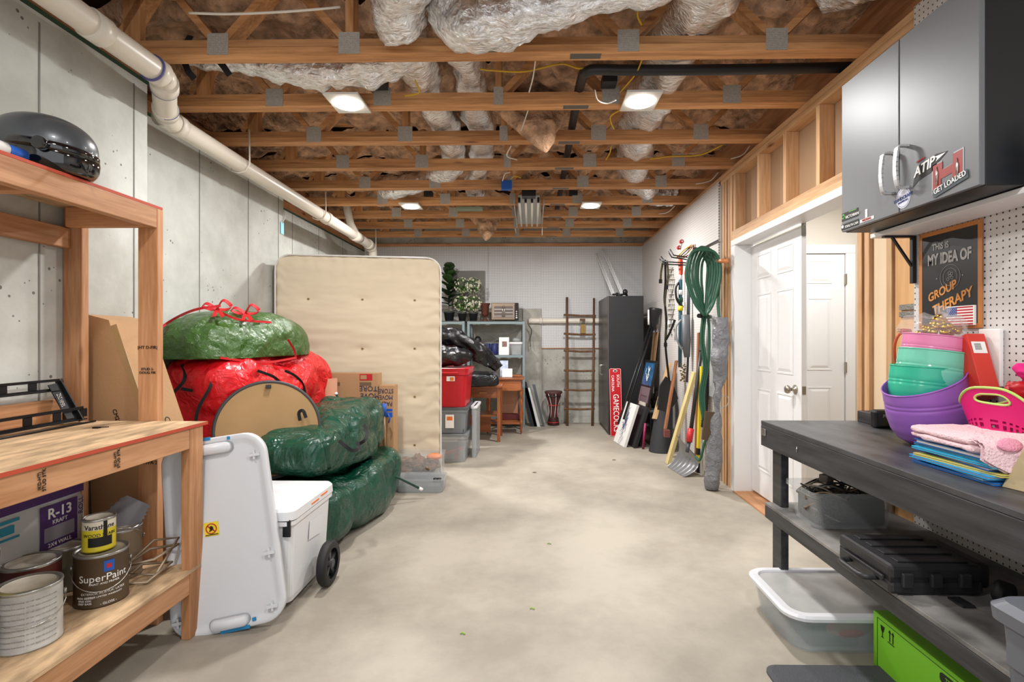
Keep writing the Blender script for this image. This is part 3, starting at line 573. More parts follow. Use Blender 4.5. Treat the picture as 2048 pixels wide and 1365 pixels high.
# cans
TIN=mat('tin','a9a8a4',.32,.75,var=.25,vs=12); CREAM=mat('dried_paint','c9c2b4',.6,var=.2,vs=15)
def can(name,x,y,z,r,h,body,label,cat='paint can',lidm=None,handle=True,band=None,hang=0.4,rings=True,group='paint cans on the lower shelf'):
    t=thing(name,(x,y,z),label,cat,group)
    MB().lathe([(0,.004),(r*.97,.004),(r*1.0,0),(r*1.0,.006),(r*.985,.01),(r*.985,h-.012),(r*1.0,h-.01)],(x,y,z),36).build('body',body,t)
    MB().lathe([(r*1.0,h-.01),(r*1.015,h-.004),(r*1.0,h),(r*.95,h),(r*.93,h-.006),(r*.86,h-.006),(r*.85,h-.002),(r*.80,h-.002)],(x,y,z),36).build('rim',TIN,t)
    MB().lathe([(r*.80,h-.002),(r*.78,h-.006),(0,h-.006)],(x,y,z),36).build('lid',lidm or CREAM,t)
    if handle:
        d=cam_to((x,y,z+h)); d.z=0; d.normalize(); q=V((d.y,-d.x,0)) if False else V((-d.y,d.x,0)); e=[]
        for i in range(17):
            a=pi*i/16; e.append(V((x,y,z+h*.72))+q*(r*1.06*cos(a))+d*(r*(.35+.72*sin(a)))*(1 if sin(a)>.05 else .0)-V((0,0,h*hang*sin(a))))
        MB().tube(e,.0018,6).build('handle',SILVER,t)
        for sg_ in (1,-1): MB().cyl(V((x,y,z+h*.72))+q*(r*sg_),V((x,y,z+h*.72))+q*(r*1.08*sg_),.009,seg=14).build('ear',TIN,t)
    return t
def wraptext(s,x,y,z,r,ang,size,m,parent,name='lettering',sx=1,bold=0):
    """lettering bent round a can; ang = direction (deg) the middle of the text faces"""
    o=text(s,(0,0,0),(1,0,0),(0,0,1),size,m,None,name,sx=sx,bold=bold,extrude=.0003,lift=0)
    for v in o.data.vertices:
        a=R(ang)+v.co.x/r; rr=r+.0006-v.co.y*1; v.co=V((cos(a)*rr,sin(a)*rr,v.co.z))
    o.location=(x,y,z); par(o,parent); return o
def wrappatch(x,y,z0,z1,r,a0,a1,m,parent,name='label_band',n=20):
    b=MB(); b.grid(lambda u,v:(x+cos(R(a0+(a1-a0)*u))*(r+.0004),y+sin(R(a0+(a1-a0)*u))*(r+.0004),z0+(z1-z0)*v),n,2); return b.build(name,m,parent)
BROWN=mat('can_brown','4f3f2c',.45); 
sx_,sy_=-1.63,1.945; fa=-48
sp=can('paint_can',sx_,sy_,.298,.084,.192,BROWN,'brown gallon paint can with small yellow stain can on top','paint can')
wraptext('SuperPaint',sx_,sy_,.298+.108,.0835,fa+2,.036,WHP,sp); wraptext('PAINT AND PRIMER',sx_,sy_,.298+.088,.0835,fa+4,.0105,WHP,sp)
wraptext('EXTERIOR ACRYLIC LATEX',sx_,sy_,.298+.055,.0835,fa+2,.0115,WHP,sp); wraptext('LIFETIME LIMITED WARRANTY',sx_,sy_,.298+.042,.0835,fa+3,.0085,WHP,sp); wraptext('- GLOSS -',sx_,sy_,.298+.014,.0835,fa+12,.012,WHP,sp)
wraptext('HIGH GLOSS\nBASE 6500\nDEEP BASE',sx_,sy_,.298+.03,.0835,fa-38,.010,WHP,sp)
wrappatch(sx_,sy_,.298+.128,.298+.168,.0835,fa+2,fa+24,BLUEP,sp,'blue_badge'); wrappatch(sx_,sy_,.298+.140,.298+.156,.0838,fa+8,fa+18,REDP,sp,'red_emblem')
YLAB=mat('can_yellow','d8c62e',.45)
st=can('stain_can',sx_-.01,sy_+.0,.4905,.052,.122,YLAB,'small yellow and black wood stain can stacked on the brown gallon can','stain can',handle=False)
wrappatch(sx_-.01,sy_,.4905+.082,.4905+.112,.0516,fa-75,fa+75,mat('cream_print','d9d2bf',.5),st); wrappatch(sx_-.01,sy_,.4905+.02,.4905+.055,.0516,fa-40,fa+45,INK,st,'black_band'); wrappatch(sx_-.01,sy_,.4905+.045,.4905+.113,.0518,fa+12,fa+26,INK,st,'stain_drip')
wraptext('Varathane',sx_-.01,sy_,.4905+.092,.0519,fa,.024,INK,st,bold=.0004); wraptext('WOOD STAIN',sx_-.01,sy_,.4905+.062,.0517,fa,.0165,INK,st); 
WPAP=mat('can_white','b9b8b4',.6,var=.18,vs=30)
wc=can('paint_can',-1.635,1.665,.298,.085,.192,WPAP,'white labelled gallon can with paint splashes, nearest the camera on the lower shelf',hang=.3)
for k in range(9): wraptext('warning keep from freezing  stir well  apply with brush or roller',-1.635,1.665,.298+.025+k*.017,.0846,-45,.0058,mat('grey_ink','8d8a85',.6),wc)
can('paint_can',-1.795,1.835,.298,.085,.192,mat('can_dark','5a2a26',.5),'dark red gallon can with dirty lid behind the white labelled can',handle=False)
can('paint_can',-1.725,2.14,.298,.084,.205,mat('can_tan','8c7b66',.5),'taller tan gallon can behind the brown gallon can',handle=True,hang=-.35)
can('paint_can',-1.845,2.03,.298,.062,.17,mat('can_olive','6b6450',.5),'small olive can squeezed behind the yellow stain can',handle=False)
can('paint_can',-1.72,1.53,.298,.084,.19,TIN,'bare tin gallon can under the yellow can at the left edge')
yc=can('paint_can',-1.72,1.53,.489,.084,.19,YLAB,'bright yellow gallon can stacked at the left edge of the photo')
# insulation roll bag
bgx=-1.862
t=thing('insulation_bag',(-1.98,1.55,.298),'white and purple insulation roll bag behind the paint cans','insulation bag')
WB=mat('white_film','c9cccf',.35,bump=.4,bs=9,dist=.02)
def bagf(a,b):
    th=2*pi*b; y=.95+1.23*a; e=min(1,min(a,1-a)*14+.25); s=lambda q,p:math.copysign(abs(q)**p,q)
    return (-1.983+.118*s(cos(th),.45)*e**.3,y,.51+.207*s(sin(th),.45)*e**.3)
m=MB(); m.grid(bagf,30,40,cv=True); m._add([bagf(1,j/40) for j in range(40)],[tuple(range(40))]); m._add([bagf(0,j/40) for j in range(40)],[tuple(range(40))[::-1]]); m.build('wrapper',WB,t)
PUR=mat('purple_print','4b2a6b',.5); TEAL=mat('teal_print','2e93b4',.5)
def strip(y0,y1,z0,z1,m_,nm,l=0): MB().box(bgx,bgx+.0012+l,y0,y1,z0,z1).build(nm,m_,t)
strip(1.0,2.13,.655,.69,PUR,'purple_band'); strip(1.0,1.86,.625,.637,TEAL,'blue_stripe'); strip(1.0,1.86,.565,.573,TEAL,'blue_stripe'); strip(1.0,1.86,.47,.476,TEAL,'blue_stripe'); strip(1.94,2.10,.47,.64,PUR,'purple_panel'); strip(1.955,2.085,.50,.555,mat('film_grey','8f8c98',.5),'grey_panel',.001)
for k in range(8): strip(1.28+k*.073,1.33+k*.073,.585,.615,TEAL,'icon')
text('R-13',(bgx+.0015,2.02,.605),(0,1,0),(0,0,1),.055,WHP,t,bold=.001); text('KRAFT',(bgx+.0015,2.02,.57),(0,1,0),(0,0,1),.022,WHP,t); text('2X4 WALL',(bgx+.0015,2.02,.485),(0,1,0),(0,0,1),.022,WHP,t)
text('ROLL',(bgx+.0015,2.115,.60),(0,0,1),(0,-1,0),.03,PUR,t)
# notched trowel
t_=MAT=mat('grey_rubber','77757a',.6); a=U(250,1035,2.2); rt,up,n=frame(cam_to(a)+V((0,0,.2)),V((.45,0,1)))
pl=[(-.07,-.05),(.03,-.09)];
for i in range(9): pl+= [(.07-.012*0,-.07+i*.016),(.062,-.062+i*.016)]
pl+=[(-.03,.085)]
for i in range(5): pl+=[(-.04-i*.008,.075-i*.02),(-.048-i*.008,.07-i*.02)]
m=MB(); m.prism(pl,a,rt,up,.003); tag(m.build('notched_spreader',MAT),'grey notched adhesive spreader leaning by the workbench post','spreader')
# folding wire frame
m=MB(); o=UZ(305,1145,.305)
def loop(pts,r=.006): m.tube([o+V(p) for p in pts],r,8,closed=True)
loop([(-.05,-.13,.005),(.05,-.10,.005),(.06,.03,.03),(-.05,.01,.03)]); loop([(-.06,-.10,.06),(.05,-.06,.08),(.06,.07,.09),(-.04,.04,.08)]); loop([(-.05,-.12,.05),(-.03,.05,.115),(.055,.08,.115),(.05,-.05,.01)])
tag(m.build('folding_bracket',mat('tan_metal','a5947e',.45,.5)),'tan metal folding bracket lying at the right end of the lower shelf','bracket')
# tall cardboard box
t=thing('cardboard_box',(-1.9,2.55,0),'tall narrow cardboard box leaning between the workbench and concrete wall','cardboard box','cardboard boxes on the left')
m=MB(); m.prism([(-1.53,.0),(-1.995,1.373),(-2.10,1.40),(-2.10,1.1),(-2.06,0)],(0,2.42,0),(1,0,0),(0,0,1),-.27); m.build('carton',CARD,t)
n=V((1.373,0,.465)).normalized(); u=V((-.465,0,1.373)).normalized()
text('CM23611',V((-1.80,2.56,.80))+V((.01,0,.004)),-u,(0,1,0),.05,INK,t); m=MB(); 
for k in range(9): c=V((-1.765,2.49+.0,.70))+n*.003-u*(k*.008); m.beam(c,c+V((0,.06,0)),.003+.002*(k%2),.002,up=n)
m.build('barcode',INK,t)
text('CM23611',(-1.95,2.419,.90),(.35,0,-1),(1,0,.35),.028,INK,t)
MB().beam(V((-1.97,2.418,1.35)),V((-1.72,2.418,.61)),.002,.03,up=(1,0,0)).build('packing_tape',mat('tape','a98a60',.25),t)
tag(MB().box(-2.05,-1.68,2.44,2.72,0,.02).build('cardboard_sheet',CARD),'flat cardboard sheet on the floor under the leaning box','cardboard')
# ================================================================ WHITE LID + COOLER
o=U(462,1268,2.275); o.z=.006; tp=U(424,876,2.345); up=(tp-o); H=up.length; up.normalize(); n0=cam_to(o); n0.z=0; rt=(up.cross(V((.25,-1,0.1)))).normalized(); rt=up.cross(V((.18,-1,.15)).normalized()).normalized(); 
n=rt.cross(up).normalized()
if n.y>0: n=-n
rt=up.cross(n).normalized()
W=.475
t=thing('cooler_lid',o,'large white hinged cooler lid standing upright beside the workbench post','cooler lid')
LW=mat('lid_white','d2d4d8',.32)
def lp(x,y,z): return o+rt*x+up*y+n*z
def lloop(w,h,r,z,y0=0):
    out=[]
    for x,y in rrect(w,h,r,8): 
        tz=1-.10*max(0,(y/h+.5)); out.append(lp(x*tz,y+H/2,z))
    return out
m=MB(); ring_loft(m,[lloop(W,H,.10,-.035),lloop(W,H,.10,.0),lloop(W-.012,H-.012,.095,.006),lloop(W-.05,H-.05,.08,.002),lloop(W-.075,H-.075,.07,-.006),lloop(W-.10,H-.10,.06,-.006)],True); m.build('shell',LW,t)
for x,y in ((.17,.74),(.19,.30),(-.2,.08),(.18,.07)):
    m=MB(); m.beam(lp(x-.022,y,.004),lp(x+.022,y,.004),.012,.03,up=n); m.beam(lp(x,y-.02,.004),lp(x,y+.02,.004),.008,.024,up=n); m.build('rib_tab',LW,t)
for y,s in ((.035,1),(H-.05,1)):
    m=MB(); ring_loft(m,[[lp(a,b+y,.0) for a,b in rrect(.17,.055,.025)],[lp(a,b+y,.024) for a,b in rrect(.14,.04,.018)]]); m.build('latch_pocket',LW,t)
BT=mat('blue_tape','1f83b5',.5)
for x,y,w in ((-.05,H-.002,.09),(.07,H-.012,.012),(.02,.004,.12),(.10,.03,.015)): MB().beam(lp(x-w/2,y,.006),lp(x+w/2,y,.006),.014,.006,up=n).build('blue_tape',BT,t)
m=MB(); m.hexa([lp(x,y,z) for z in (-.005,-.0035) for x,y in ((-.07,.415),(-.01,.415),(-.01,.475),(-.07,.475))]); stk=m.build('warning_sticker',YELP,t)
m=MB(); m.tube([lp(-.04+.021*cos(a),.447+.021*sin(a),-.002) for a in [i*pi/12 for i in range(24)]],.0022,6,closed=True); m.tube([lp(-.054,.46,-.002),lp(-.026,.434,-.002)],.0022,6); m.build('prohibition_ring',REDP,t)
m=MB(); m.blob(lp(-.04,.45,-.002),(.009,.003,.009),1,1,12,8); m.tube([lp(-.048,.437,-.002),lp(-.032,.445,-.002)],.003,6); m.build('figure_mark',INK,t)
for k in range(5): MB().hexa([lp(x,y,z) for z in (-.003,-.0022) for x,y in ((-.066+.0,.418+k*.0012),(-.014,.418+k*.0012),(-.014,.4184+k*.0012),(-.066,.4184+k*.0012))]).build('fine_print',INK,t)
# rolling cooler
cw_=mat('cooler_white','dfe0e3',.4,bump=.08,bs=150)
t=thing('rolling_cooler',(-1.3,2.6,0),'white hard-sided cooler with black wheels on the floor beside the upright lid','cooler')
x0,x1,y0,y1=-1.51,-1.115,2.41,2.90; cx,cy=(x0+x1)/2,(y0+y1)/2
m=MB(); ring_loft(m,[rloop(cx,cy,.33,.43,.04,.03),rloop(cx,cy,.345,.445,.04,.06),rloop(cx,cy,.375,.485,.04,.40),rloop(cx,cy,.40,.51,.04,.41),rloop(cx,cy,.40,.51,.04,.43)],True); 
for f in m.bm.faces: f.smooth=False
m.build('tub',cw_,t)
m=MB(); ring_loft(m,[rloop(cx,cy,.395,.505,.04,.433),rloop(cx,cy,.41,.52,.045,.436),rloop(cx,cy,.405,.515,.045,.475),rloop(cx,cy,.385,.495,.04,.487),rloop(cx,cy,.30,.41,.03,.489)],False); m.build('lid',cw_,t)
m=MB(); m.prism([(-.08,-.03),(.07,-.045),(.085,.05),(-.07,.06)],(x1-.010,cy+.03,.30),(0,1,0),(0,0,1),.002); m.build('side_panel',cw_,t)
for dz in (0,): MB().box(x1+.005,x1+.008,2.60,2.69,.448,.456).build('orange_strip',ORP,t); MB().box(x1+.005,x1+.008,2.72,2.80,.455,.463).build('orange_strip',ORP,t)
MB().box(x0-.0,x0+.03,y0-.006,y0+.002,.39,.47).build('hinge',BLACK,t); MB().box(-1.16,-1.125,y0-.008,y0+.002,.36,.44).build('latch',BLACK,t)
RUB=mat('rubber','1c1c1d',.6)
for xx in (-1.085,-1.53):
    w_=.045; ax=1
    m=MB(); m.lathe([(.075,0),(.105,0),(.112,.008),(.112,.037),(.105,w_),(.075,w_)],(xx,2.70,.113),40,axis=(1,0,0)); wh=m.build('wheel',RUB,t)
    m=MB(); 
    for k in range(5):
        a=2*pi*k/5+.3; m.beam((xx+w_*.5,2.70,.113),(xx+w_*.5,2.70+.08*cos(a),.113+.08*sin(a)),.02,.02,up=(1,0,0))
    m.cyl((xx+.005,2.70,.113),(xx+w_+.003,2.70,.113),.022); m.build('spokes',mat('hub_grey','3a3b3e',.4),wh)
    m=MB(); m.cyl((xx-.02,2.70,.113),(xx+.005,2.70,.113),.012); m.build('axle',SILVER,wh)
# ================================================================ BAGS
GRN=bagmat('green_tarp','0f4433',.13,.75,8,f=.35); OLV=bagmat('olive_tarp','35581f',.22,.5,14,f=.6); RED=bagmat('red_tarp','dc1420',.24,.7,7,f=.3)
WEB=mat('black_web','17171a',.7); RIB=mat('red_ribbon','c3161f',.6)
def rotz(a): return Matrix.Rotation(a,3,'Z')
def crease(p,seed):
    q=0
    for k,(s_,w_) in enumerate(((3.2,1.0),(7,.45))):
        n_=abs(noise.noise(V((p.x*s_,p.y*s_*.8,p.z*s_*.6))+V((seed*3.7+k,seed*1.3,k))))
        q+=w_*max(0,1-n_/.16)**1.5
    return q
def bag(c,rad,M,seed,mt,e=.75,e2=.7,a=.07,flat=None,nu=190,nv=120,b=.018,slope=0):
    m=MB(); m.blob(c,rad,e,e2,nu,nv,M,disp=lambda p:nz(p,1.9,seed,2)*a-b*crease(p,seed),flat=flat)
    for v in m.bm.verts:
        if slope: f=max(0,min(1,(v.co.y-2.95)/1.35)); v.co.z-=.035*(1-f)**1.3*max(0,(v.co.z-.42)/.38); v.co.z+=.05*f**2*max(0,(v.co.z-.6)/.2)
        v.co.x=max(v.co.x,XW2+.012)
    for v in m.bm.verts:
        if slope: f=max(0,min(1,(v.co.y-2.95)/1.35)); v.co.z-=.035*(1-f)**1.3*max(0,(v.co.z-.42)/.38); v.co.z+=.05*f**2*max(0,(v.co.z-.6)/.2)
        v.co.x=max(v.co.x,XW2+.012)
    return m
t=thing('storage_bag',(-1.43,3.7,0),'dark green tarp bag on the floor, lower of the two green bags','storage bag','tarp storage bags')
bag((-1.38,3.68,.20),(.31,.72,.205),rotz(-.04),1,GRN,e=.55,e2=.55,flat=.002).build('bag_body',GRN,t)
m=MB(); q=[U(735,915,3.9),U(760,925,3.9),U(745,950,3.8),U(715,960,3.65)]; m.tube(bez(q,6),.012,8); m.build('handle_strap',WEB,t)
t=thing('storage_bag',(-1.4,3.7,.42),'shiny dark green tarp bag with black straps, upper of the two green bags','storage bag','tarp storage bags')
Mx=rotz(.0)@Matrix.Rotation(-.03,3,'X')
bag((-1.41,3.64,.605),(.27,.68,.205),Mx,5,GRN,e=.6,e2=.5,a=.07,b=.02,slope=1).build('bag_body',GRN,t)
def strapon(pts,w_=.022,th=.004,mt=WEB,parent=None,name='strap'):
    m=MB(); q=bez([V(p) for p in pts],6)
    for a,b in zip(q,q[1:]): m.beam(a,b+(b-a)*.15,w_,th,up=cam_to(a))
    return m.build(name,mt,parent)
strapon([U(678,882,3.08),U(690,892,3.06),U(705,902,3.08),U(718,896,3.12),U(714,885,3.18)],.02,.004,WEB,t); strapon([U(728,850,3.3),U(734,864,3.25),U(730,880,3.2),U(720,888,3.2)],.02,.004,WEB,t)
strapon([U(600,842,3.2),U(598,826,3.2),U(606,822,3.2),U(612,836,3.2)],.02,.004,WEB,t)
t=thing('storage_bag',(-1.95,3.85,0),'big bright red tarp bag heaped against the left wall','storage bag','tarp storage bags')
bag((-2.02,3.76,.61),(.31,.71,.60),rotz(-.03),9,RED,e=.45,e2=.4,a=.08,flat=.002,b=.022).build('bag_body',RED,t)
def onray(px,py,c,rad,M,e,e2):
    """first point of a ray inside the bag's superellipsoid, pulled out a little"""
    d=ray(px,py).normalized(); Mi=M.transposed(); c=V(c)
    for i in range(400):
        p=CAM+d*(1.5+i*.012); q=Mi@(p-c)
        f=((abs(q.x/rad[0])**(2/e2)+abs(q.y/rad[1])**(2/e2))**(e2/e)+abs(q.z/rad[2])**(2/e))
        if f<1.12: return p
    return CAM+d*3.4
Rb=((-2.02,3.76,.61),(.33,.73,.62),rotz(-.03),.45,.4)
for pts in ([(364,730),(370,745),(366,765),(340,792),(328,800)],[(425,728),(428,745),(420,775),(398,815),(390,850)],[(362,778),(385,782)],[(515,742),(545,753),(560,765)],[(570,742),(590,752),(606,770),(612,800)]):
    strapon([onray(x,y,*Rb) for x,y in pts],.018,.003,WEB,t)
t=thing('storage_bag',(-2.03,3.5,1.1),'olive green bag with red bows lying on top of the red bag','storage bag','tarp storage bags')
Ob=((-2.03,3.58,1.215),(.29,.60,.265),rotz(-.14),.85,.65)
bag(*Ob[:3],13,OLV,e=.85,e2=.65,a=.03,b=.012,flat=1.165).build('bag_body',OLV,t)
for pts in ([(440,716),(505,724),(545,724),(592,716)],[(305,668),(345,640),(390,620),(440,612)],[(440,625),(480,640),(540,645)],[(592,716),(588,700),(576,680)]):
    strapon([onray(x,y,*Ob) for x,y in pts],.014,.004,RIB,t,'red_piping')
for bx,by in ((436,624),(492,632)):
    c=onray(bx,by,*Ob)+V((0,-.01,.015)); m=MB()
    for s,dz in ((1,.02),(-1,.0)):
        q=bez([c,c+V((s*.05,-.02,.035+dz)),c+V((s*.09,0,.02)),c+V((s*.05,.02,.0)),c],5)
        for a,b in zip(q,q[1:]): m.beam(a,b,.022,.003,up=(0,-.7,.7))
    for s in (1,.4):
        q=[c,c+V((s*.05,-.05,-.02)),c+V((s*.09,-.09,-.05))]
        for a,b in zip(q,q[1:]): m.beam(a,b,.022,.003,up=(0,-.7,.7))
    m.build('bow',RIB,t)
# round tabletop
c=V((-1.60,3.14,.735)); n=V((.5,-.84,.2)).normalized(); rt,up,n=frame(n); r=.29
t=thing('round_tabletop',c-up*r,'round tan board with dark rim leaning against the red bag','tabletop')
m=MB(); m.cyl(c-n*.012,c+n*.002,r-.008,seg=64); m.build('board',mat('hardboard','a58459',.7,var=.12,vs=5),t)
m=MB(); m.tube([c-n*.006+(rt*cos(a)+up*sin(a))*r for a in [2*pi*i/64 for i in range(64)]],.012,8,closed=True); m.build('rim',mat('dark_rim','3a3a3c',.5),t)
a_=c+up*(r-.03)+n*.01; MB().obox(a_,(.03,.02,.02),Matrix((rt,up,n)).transposed()).build('clip',BLACK,t)
# ================================================================ BOX SPRING
A=V((-.853,4.86,0)); B=V((-2.29,4.60,0)); d=(A-B).normalized(); W=(A-B).length; Hh=2.04; n=V((d.y,-d.x,0)); TK=.17
TICK=mat('ticking','d6c7ae',.85,bump=.12,bs=5,var=.05,vs=2.5,stretch=(1,1,3)); 
t=thing('box_spring',(A+B)/2,'big beige fabric box spring standing on end against the left wall','box spring')
tuft=[(x,z) for x in (.28,.75,1.22) for z in (.3,.75,1.2,1.65)]
def dep(x,z):
    e=min(x,W-x,Hh-z,z); q=0
    for a,b in tuft:
        r2=((x-a)**2*.7+(z-b)**2*3); q-=.014*math.exp(-r2/.004)+.008*math.exp(-r2/.05)
    q+=.005*nz((x*1.2,z*7,0),1.6,3)+ .009*sin(z*46+nz((x*3,z*2,1),1)*5)*math.exp(-(W-x)/.14)+.005*sin(z*50+nz((x*3,z*2,5),1)*5)*math.exp(-x/.1)+.005*sin(x*50+nz((x*2,z*3,7),1)*5)*math.exp(-(Hh-z)/.1)
    return q-.02*max(0,1-e/.03)**2
def clampc(x,z,r=.13):
    if z>Hh-r:
        if x>W-r: 
            q=V((x-(W-r),z-(Hh-r),0)); m_=max(q.x,q.y); 
            if q.length>1e-6: q=q*(m_/q.length); x,z=W-r+q.x,Hh-r+q.y
        elif x<r:
            q=V((r-x,z-(Hh-r),0)); m_=max(q.x,q.y)
            if q.length>1e-6: q=q*(m_/q.length); x,z=r-q.x,Hh-r+q.y
    return x,z
def bsf(u,v):
    x,z=clampc(u*W,v*Hh); return B+d*x+V((0,0,z))+n*dep(x,z)
m=MB(); m.grid(bsf,120,150); m.grid(lambda u,v:B+d*clampc(u*W,v*Hh)[0]+V((0,0,clampc(u*W,v*Hh)[1]))-n*TK,30,30)
per=[(0,i/40) for i in range(0,41)]+[(i/40,1) for i in range(1,41)]+[(1,1-i/40) for i in range(1,41)]
m.grid(lambda u,v:(lambda p:B+d*p[0]+V((0,0,p[1]))-n*(.006+(TK-.006)*v))(clampc(per[round(u*120)][0]*W,per[round(u*120)][1]*Hh)),121,3); m.build('cover',TICK,t)
m=MB(); m.tube([(lambda p:B+d*p[0]+V((0,0,p[1]+.004))-n*.004)(clampc(a*W,b*Hh)) for a,b in per],.008,8); m.build('piping',mat('white_piping','d8d6d2',.6),t)
for a,b in tuft: MB().blob(B+d*a+V((0,0,b))-n*.012,(.012,.006,.008),1,1,10,6).build('tuft',mat('tuft_thread','8d7342',.9),t)
# cartons in front of it
def carton(x0,x1,y0,y1,z0,z1,label,mt=CARD,rot=0):
    t=thing('cardboard_box',((x0+x1)/2,(y0+y1)/2,z0),label,'cardboard box','cardboard boxes on the left')
    MB().box(x0,x1,y0,y1,z0,z1,.003).build('carton',mt,t); return t
PINK=mat('pink_kraft','b58266',.8,bump=.1,bs=60)
a=U(650,745,4.45); b=U(755,760,4.45)
t=carton(a.x,b.x,4.45,4.56,0,a.z-.01,'wide moving carton with red label, beside the green bags')
text('PACK\nMOVE\nSTORE',(b.x-.07,4.449,.80),(-1,0,0),(0,0,-1),.062,mat('navy_ink','2c3350',.6),t,align='CENTER'); 
for k,(xx,w_) in enumerate(((.11,.10),(.36,.06),(.43,.04))): MB().box(b.x-xx-w_/2,b.x-xx+w_/2,4.4475,4.449,.885,.915).build('printed_bar',mat('brown_print','6e5a44',.7),t)
MB().box(b.x-.16,b.x-.05,4.4475,4.449,.93,.985).build('red_label',REDP,t); MB().box(b.x-.152,b.x-.10,4.446,4.4475,.94,.975).build('label_window',CARD,t)
a=U(756,772,4.42); b=U(786,772,4.42)
t=carton(a.x,b.x,4.42,4.56,0,a.z,'narrow moving carton with blue stripe, beside the wide carton')
text('PACK\nMOVE\nSTORE',((a.x+b.x)/2,4.419,.79),(-1,0,0),(0,0,-1),.054,mat('navy_ink','2c3350',.6),t,sx=.8)
MB().box(a.x+.02,b.x-.01,4.4175,4.419,.62,.66).build('blue_stripe',BLUEP,t); MB().box(a.x+.02,b.x-.01,4.4175,4.419,.67,.69).build('blue_stripe',BLUEP,t)
a=U(643,722,4.56); t=carton(a.x-.12,a.x+.02,4.565,4.59,0,a.z,'plain carton edge standing behind the red bag')
c=U(659,757,4.36); m=MB(); m.lathe([(.0,0),(.062,0),(.062,c.z),(.05,c.z),(.05,.02)],(c.x,c.y,0)); tag(m.build('kraft_paper_roll',PINK),'upright pinkish kraft paper roll beside the wide moving carton','paper roll')
a=U(673,790,4.2); b=U(684,815,4.2); t=thing('tent_pole',b,'dark pole with white tip poking up behind the upper green bag','pole'); MB().cyl(a,b+V((.06,0,-.15)),.009,seg=10).build('pole',GRN,t); MB().cyl(a,a+(a-b)*.18,.013,seg=12).build('tip',WHP,t)
a=U(838,977,4.15); b=U(800,958,4.1); t=thing('tent_pole',b,'dark pole with white tip lying out from the lower green bag','pole'); MB().cyl(a,b-(a-b)*1.6,.009,seg=10).build('pole',GRN,t); MB().cyl(a,a+(a-b)*.18,.013,seg=12).build('tip',WHP,t)
a=U(768,808,4.36); m=MB(); m.cyl(a,a+V((.0,0,-.10)),.022,.018,seg=14); t=thing('hand_tool',a-V((0,0,.3)),'blue handled tool standing beside the narrow carton','tool'); m.build('handle',BLUEP,t); MB().tube([a+V((.03,0,-.08)),a+V((.05,0,-.12)),a+V((.04,0,-.16))],.007,6).build('hook',BLUEP,t); MB().cyl(a+V((0,0,-.1)),a+V((.01,0,-.45)),.01,seg=10).build('shaft',CARD,t)
CLR=mat('clear_plastic','dfe3e4',.12,alpha=.17); CLR2=mat('clear_plastic_hazy','c6cacc',.25,alpha=.36); SMOKE=mat('smoke_plastic','8b9094',.22,alpha=.72)
t=tote('storage_tray',-1.15,-.735,4.31,4.56,0,.115,CLR2,CLR,'shallow clear plastic tray on the floor in front of the box spring',lid=False,taper=.015)
MB().box(-1.12,-.77,4.34,4.53,.008,.055,.004).build('dark_contents',mat('slate','4a4d52',.7),t)
for x in (-.80,-.83): MB().lathe([(0,0),(.02,0),(.02,.03),(0,.03)],(x,4.47,.056),14).build('black_bottle',BLACK,t)
t=tote('storage_tray',-1.25,-.79,4.575,4.78,.005,.27,CLR,CLR,'tall clear bin of crumpled brown paper behind the shallow tray',lid=False,taper=.01)
rnd.seed(4); BP=mat('brown_paper','7b5d43',.85)
for i in range(16):
    m=MB(); c=(rnd.uniform(-1.17,-.87),rnd.uniform(4.64,4.72),.06+rnd.random()*.14); m.blob(c,(.06,.05,.04),1,1,18,12,rotz(rnd.random()*6),disp=lambda p:nz(p,16,i)*.035,smooth=False); m.build('crumpled_paper',BP,t)
m=MB(); m.blob((-.88,4.68,.225),(.07,.06,.03),1,1,16,10); m.build('orange_item',ORP,t)
# totes by the box spring
REDT=mat('red_tote','b81220',.32)
grp='stacked bins right of the box spring'
t=tote('storage_bin',-1.08,-.675,5.39,5.95,0,.30,CLR2,SMOKE,'clear bin with red item inside, bottom of the stack by the box spring',group=grp)
m=MB(); m.beam((-.98,5.43,.07),(-.72,5.43,.15),.02,.035); m.beam((-.79,5.43,.02),(-.78,5.43,.15),.02,.03); m.build('red_item',REDP,t); MB().box(-1.05,-.72,5.5,5.9,.01,.12,.01).build('grey_items',mat('greyish','8d8f90',.7),t)
t=tote('storage_bin',-1.08,-.68,5.40,5.96,.302,.575,SMOKE,mat('grey_lid','55585b',.4),'smoky grey bin with white label, middle of the stack',group=grp)
m=MB(); m.box(-.90,-.81,5.398,5.402,.36,.50); m.build('label_sheet',WHP,t); MB().box(-.885,-.825,5.396,5.398,.44,.48).build('label_print',ORP,t)
MB().box(-1.05,-.71,5.43,5.93,.31,.50,.01).build('dark_contents',mat('slate','4a4d52',.7),t)
t=tote('storage_bin',-1.10,-.665,5.38,5.95,.577,.985,REDT,REDT,'bright red storage bin on top of the stack by the box spring',group=grp,taper=.035)
MB().box(-.885,-.80,5.383,5.388,.85,.90).build('label_sheet',WHP,t); MB().box(-.85,-.81,5.381,5.383,.855,.89).build('label_print',ORP,t)
MB().box(-1.0,-.76,5.35,5.40,.925,.945,.008).build('grip',REDT,t)
t=tote('storage_bin',-.66,-.60,5.62,6.1,.0,.56,CLR2,WHITE,'clear bin with white lid edge behind the stack',group=grp,taper=.005)
